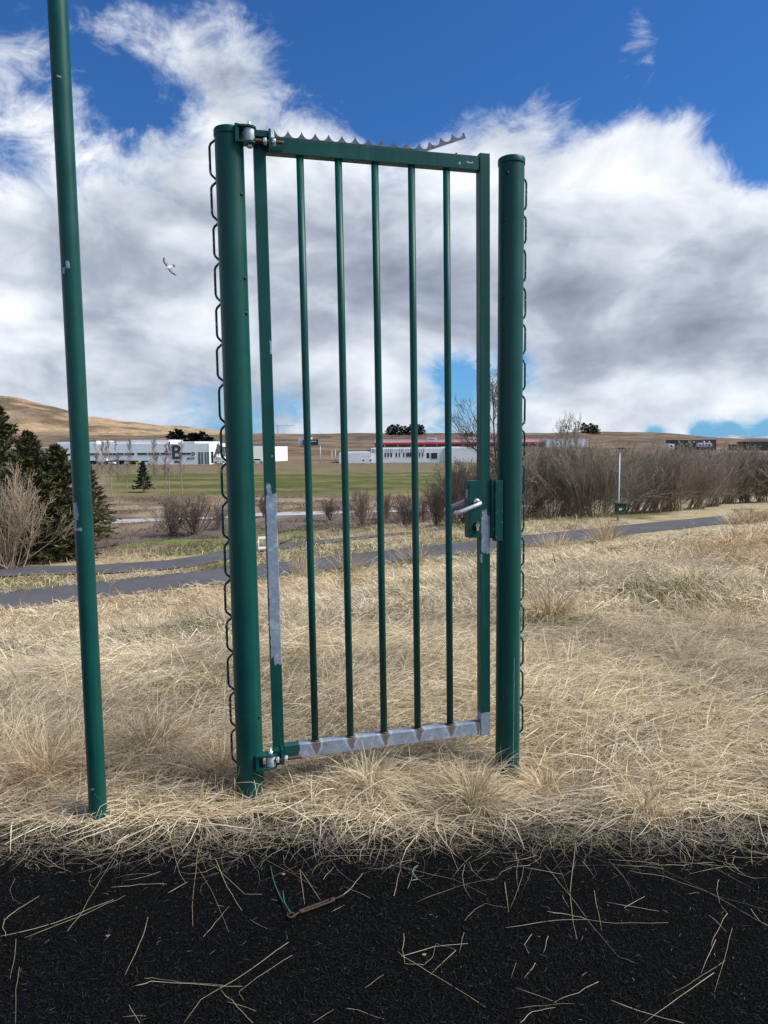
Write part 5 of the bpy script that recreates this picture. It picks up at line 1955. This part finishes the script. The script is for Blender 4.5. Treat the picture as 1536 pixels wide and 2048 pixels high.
LS = [[(0, 548), (220, 495), (455, 398)], [(100, 550), (330, 462), (470, 400), (502, 382)], [(272, 527), (330, 445), (400, 320), (465, 215)], [(18, 480), (70, 440), (160, 382)], [(18, 480), (14, 510), (24, 545)],
      [(810, 100), (790, 220), (770, 430), (772, 505)], [(785, 265), (850, 370), (915, 528)], [(812, 548), (860, 495), (916, 425)], [(593, 470), (560, 580), (500, 700)], [(64, 558), (58, 620), (40, 716)], [(76, 668), (66, 760), (62, 895)],
      [(1153, 570), (1000, 680), (804, 802), (735, 893)], [(540, 745), (605, 728), (860, 745), (968, 745)], [(575, 716), (605, 711), (720, 730), (900, 742)], [(1170, 622), (1060, 690), (957, 768), (975, 803)], [(886, 762), (950, 830), (1012, 892)], [(515, 822), (560, 893)],
      [(908, 808), (1024, 844)], [(610, 120), (700, 168), (760, 193)], [(680, 165), (720, 300), (742, 330)], [(860, 232), (905, 350), (968, 442)], [(845, 250), (980, 380), (1050, 378)], [(1020, 220), (1180, 300), (1268, 354)], [(1200, 280), (1282, 402)], [(1200, 280), (1210, 360), (1218, 418)],
      [(1272, 180), (1400, 255)], [(1050, 180), (1262, 172)], [(1276, 226), (1480, 222)], [(1315, 100), (1370, 200), (1400, 250)], [(1392, 105), (1370, 192)], [(20, 180), (180, 250), (290, 290)], [(285, 238), (500, 205), (620, 180)], [(1370, 385), (1410, 345), (1452, 292)], [(1328, 450), (1378, 420)],
      [(1372, 345), (1480, 392)], [(670, 375), (750, 328)], [(445, 352), (560, 338), (666, 336)], [(1460, 755), (1536, 698)], [(1255, 893), (1335, 838)], [(1382, 834), (1430, 842), (1536, 876)], [(1292, 320), (1335, 268)], [(1080, 400), (1110, 402)], [(1000, 480), (1068, 514)], [(495, 868), (586, 864)], [(1370, 200), (1536, 198)]]
RS = [[(0, 258), (150, 290), (280, 320), (410, 382)], [(130, 410), (300, 345), (450, 310)], [(20, 0), (70, 60), (150, 190)], [(250, 175), (298, 285)], [(275, 180), (352, 282)], [(560, 270), (530, 380), (505, 435)], [(484, 330), (498, 448)], [(560, 270), (716, 298)], [(645, 262), (740, 380), (850, 525)], [(640, 160), (700, 270), (750, 400)], [(768, 175), (745, 370), (752, 470), (772, 558)],
      [(655, 448), (740, 460), (812, 480)], [(486, 515), (680, 482), (810, 478), (920, 496), (1138, 490)], [(850, 525), (940, 632), (1003, 652)], [(840, 365), (870, 522)], [(710, 380), (740, 430)], [(897, 240), (1100, 254)], [(897, 240), (1016, 376)], [(930, 260), (1120, 275)], [(960, 432), (1043, 386)], [(885, 408), (1100, 445)],
      [(900, 160), (1050, 250), (1340, 390), (1536, 440)], [(980, 285), (1130, 310), (1300, 370), (1536, 505)], [(1190, 252), (1436, 274)], [(1340, 320), (1330, 360), (1345, 420), (1370, 450)], [(1208, 376), (1262, 372)], [(1375, 458), (1330, 530), (1308, 585)], [(1300, 460), (1370, 528)], [(1390, 515), (1362, 640), (1322, 770)], [(1365, 645), (1240, 725), (1135, 785)], [(1318, 695), (1180, 790), (1038, 893)],
      [(908, 806), (1080, 865), (1200, 893)], [(858, 728), (780, 770), (675, 812)], [(530, 836), (640, 822), (765, 815)], [(545, 893), (590, 850), (685, 830)], [(70, 628), (200, 588), (335, 574)], [(80, 535), (74, 600), (84, 658), (160, 660)], [(160, 660), (195, 630), (210, 575), (288, 602)], [(288, 602), (185, 700)], [(55, 610), (130, 660), (280, 750), (405, 828)], [(320, 532), (300, 612)], [(325, 484), (362, 440), (408, 418), (488, 430)],
      [(590, 536), (560, 580), (580, 614)], [(658, 546), (638, 610)], [(605, 656), (560, 712)], [(528, 656), (508, 714)], [(530, 755), (690, 810)], [(1328, 560), (1268, 695)], [(1190, 150), (1300, 235), (1400, 260)], [(1360, 232), (1536, 232)], [(1465, 437), (1500, 485), (1536, 500)], [(40, 385), (66, 278)], [(95, 355), (130, 268)], [(400, 60), (480, 180), (560, 268)], [(1100, 262), (1200, 262), (1230, 255)]]


def build_straws():
    rg = random.Random(3)
    made = {}
    mats = [m_plain('loose straw tone', c, 0.6, 0.0, 0.25, 12.0) for c in ((0.40, 0.34, 0.22), (0.27, 0.225, 0.145), (0.17, 0.14, 0.09), (0.32, 0.26, 0.16))]
    lines = [[(x / 2, y / 2 + 1600) for x, y in l] for l in LS] + [[(x / 2 + 768, y / 2 + 1600) for x, y in l] for l in RS]
    for i, l in enumerate(lines):
        w = [Vector(on_track(px, py)) for px, py in l]
        c = w[len(w) // 2].copy()
        # subdivide for a natural slight waver
        pts = []
        for a, b in zip(w[:-1], w[1:]):
            for t in (0.0, 0.33, 0.66):
                p = a.lerp(b, t)
                pts.append(p + Vector((rg.gauss(0, 0.0012), rg.gauss(0, 0.0012), rg.uniform(0, 0.003))))
        pts.append(w[-1])
        r = rg.uniform(0.0006, 0.0012)
        rad = [r * (1.0 - 0.55 * k / (len(pts) - 1)) for k in range(len(pts))]
        mb = MB()
        mb.tube([p - c for p in pts], rad, 5)
        o = mb.build('straw', mats[i % 4], None)
        o.location = c
        ln_ = sum((q - p).length for p, q in zip(w[:-1], w[1:]))
        size = 'long' if ln_ > 0.30 else 'middling' if ln_ > 0.13 else 'short'
        turn = max([abs((w[j + 1] - w[j]).angle(w[j] - w[j - 1])) for j in range(1, len(w) - 1)] or [0])
        shape = 'sharply bent' if turn > 0.6 else 'slightly bent' if turn > 0.12 else 'straight'
        mx_, my_ = l[len(l) // 2]
        col_ = 'left edge' if mx_ < 260 else 'left half' if mx_ < 600 else 'middle' if mx_ < 930 else 'right half' if mx_ < 1290 else 'right edge'
        row_ = 'below the grass' if my_ < 1735 else 'midway down' if my_ < 1880 else 'near the bottom'
        tag(o, None, 'straw', 'loose straws on the track')
        made.setdefault((size + ' ' + shape, f'{col_}, {row_}'), []).append((mx_, o))
    for (a_, b_), lst in made.items():
        lst.sort(key=lambda t: t[0])
        for j, (_, o) in enumerate(lst):
            o['label'] = f'{a_} straw on the black track, {b_}' if len(lst) == 1 else f'{ORD[j]} {a_} straw from left on the black track, {b_}'
    # fine short litter that nobody could count
    g = np.random.default_rng(9)
    n = 5200
    y = 1.5 + 1.2 * np.sqrt(g.uniform(0, 1, n))
    near = g.uniform(0, 1, n) < 0.87
    y = np.where(near, 2.79 - np.abs(g.normal(0, 0.13, n)), y)
    x = g.uniform(-1.9, 1.9, n)
    L = np.where(near, g.uniform(0.02, 0.22, n), g.uniform(0.006, 0.03, n))
    c = straw_colours(x, y, n, g, 0.0) * np.where(near, g.uniform(0.25, 0.7, n), g.uniform(0.08, 0.4, n))[:, None]
    V, F, C = blade_mesh('l', x, y, np.zeros(n), L, g.uniform(0.0008, 0.0020, n), g.uniform(0, 6.28, n), np.zeros(n), np.zeros(n), np.full(n, 0.004), c, 4, roll=g.uniform(-0.3, 0.3, n), rg=g, ground=False, bend=g.normal(0, 0.45, n))
    o = link('straw_litter', np_mesh('straw_litter', V, F, C), M['grass'])
    tag(o, 'short broken bits of straw strewn over the black track', 'litter', None, 'stuff')
    # the track is made of shredded rubber: its loose black fibres
    n = 60000
    y = g.uniform(1.45, 2.9, n)
    x = g.uniform(-1, 1, n) * (0.70 * y + 0.25)
    c = np.array([[0.0075, 0.0084, 0.0094]]) * np.exp(g.normal(0, 0.55, (n, 1)))
    c = np.minimum(c, 0.045)
    V, F, C = blade_mesh('r', x, y, np.zeros(n), g.uniform(0.006, 0.024, n), g.uniform(0.0011, 0.0024, n), g.uniform(0, 6.28, n), g.normal(0.05, 0.3, n), g.normal(-0.1, 0.3, n), g.uniform(0.001, 0.006, n), c, 3, roll=g.uniform(-0.7, 0.7, n), rg=g, ground=False, bend=g.normal(0, 0.5, n))
    V[:, 2] = np.maximum(V[:, 2], -0.002)
    o = link('rubber_shreds', np_mesh('rubber_shreds', V, F, C), m_attr('black rubber shreds', 0.9, spec=0.1))
    tag(o, 'black shredded rubber fibres forming the surface of the track', 'rubber', None, 'stuff')


build_straws()


def build_turnbuckle():
    a = Vector(on_track(583, 1830, 0.012))
    b = Vector(on_track(672, 1797, 0.012))
    d = b - a
    L = d.length
    root = empty('turnbuckle', a, math.atan2(d.y, d.x))
    tag(root, 'rusty turnbuckle with an open hook lying on the track', 'turnbuckle')
    body = MB()
    for y in (-0.006, 0.006):
        body.tube([(0.030, y * 0.6, 0), (0.036, y, 0), (L - 0.020, y, 0), (L - 0.012, y * 0.6, 0)], 0.0034, 8)
    body.tube([(0.026, 0, 0), (0.040, 0, 0)], 0.0075, 10)
    body.tube([(L - 0.022, 0, 0), (L - 0.008, 0, 0)], 0.0075, 10)
    body.build('buckle_frame', M['rust'], root)
    hook = []
    for i in range(14):
        t = R(-20) + R(310) * i / 13
        hook.append((0.002 - 0.011 * math.cos(t) * -1 - 0.004, 0.011 * math.sin(t), 0.0))
    MB().tube(hook + [(0.018, -0.003, 0), (0.045, 0, 0)], 0.0032, 8).build('hook', M['rust'], root)
    MB().tube([(L - 0.03, 0, 0), (L + 0.008, 0, 0.001), (L + 0.030, 0.003, 0.001)], 0.0026, 8).build('threaded_rod', M['rust'], root)
    # twine knotted through the hook
    p = [Vector(on_track(px, py, z)) for px, py, z in ((541, 1733, 0.006), (546, 1757, 0.010), (551, 1772, 0.008), (560, 1793, 0.012), (570, 1810, 0.016), (578, 1822, 0.022), (583, 1828, 0.018), (577, 1818, 0.024), (569, 1806, 0.018), (567, 1794, 0.014), (566, 1782, 0.012))]
    c = p[4].copy()
    o = MB().tube([q - c for q in p], 0.0021, 6).build('twine', M['twine'], None)
    o.location = c
    tag(o, 'frayed green twine knotted to the rusty turnbuckle hook', 'twine')
    p = [Vector(on_track(px, py, z)) for px, py, z in ((836, 1731, 0.01), (828, 1736, 0.014), (824, 1745, 0.010), (831, 1753, 0.012), (835, 1758, 0.008), (828, 1760, 0.008), (820, 1762, 0.006))]
    c = p[3].copy()
    o = MB().tube([q - c for q in p], 0.0019, 6).build('twine', M['twine_pale'], None)
    o.location = c
    tag(o, 'curled scrap of pale blue-green twine on the track', 'twine')
    for px, py, lab in ((567, 1749, 'tiny tan leaf scrap near the green twine'), (215, 1872, 'tiny brown leaf scrap on the left of the track'), (848, 1910, 'tiny pale leaf scrap between the straws on the right')):
        c = on_track(px, py, 0.005)
        mb = MB()
        mb.prism([(-0.006, -0.002), (0.0, -0.005), (0.006, -0.001), (0.007, 0.004), (0.0, 0.005), (-0.005, 0.003)], 0.0, 0.002, 'z')
        o = mb.build('leaf_scrap', M['wood'], None)
        o.location = c
        tag(o, lab, 'leaf', 'leaf scraps on the track')


build_turnbuckle()
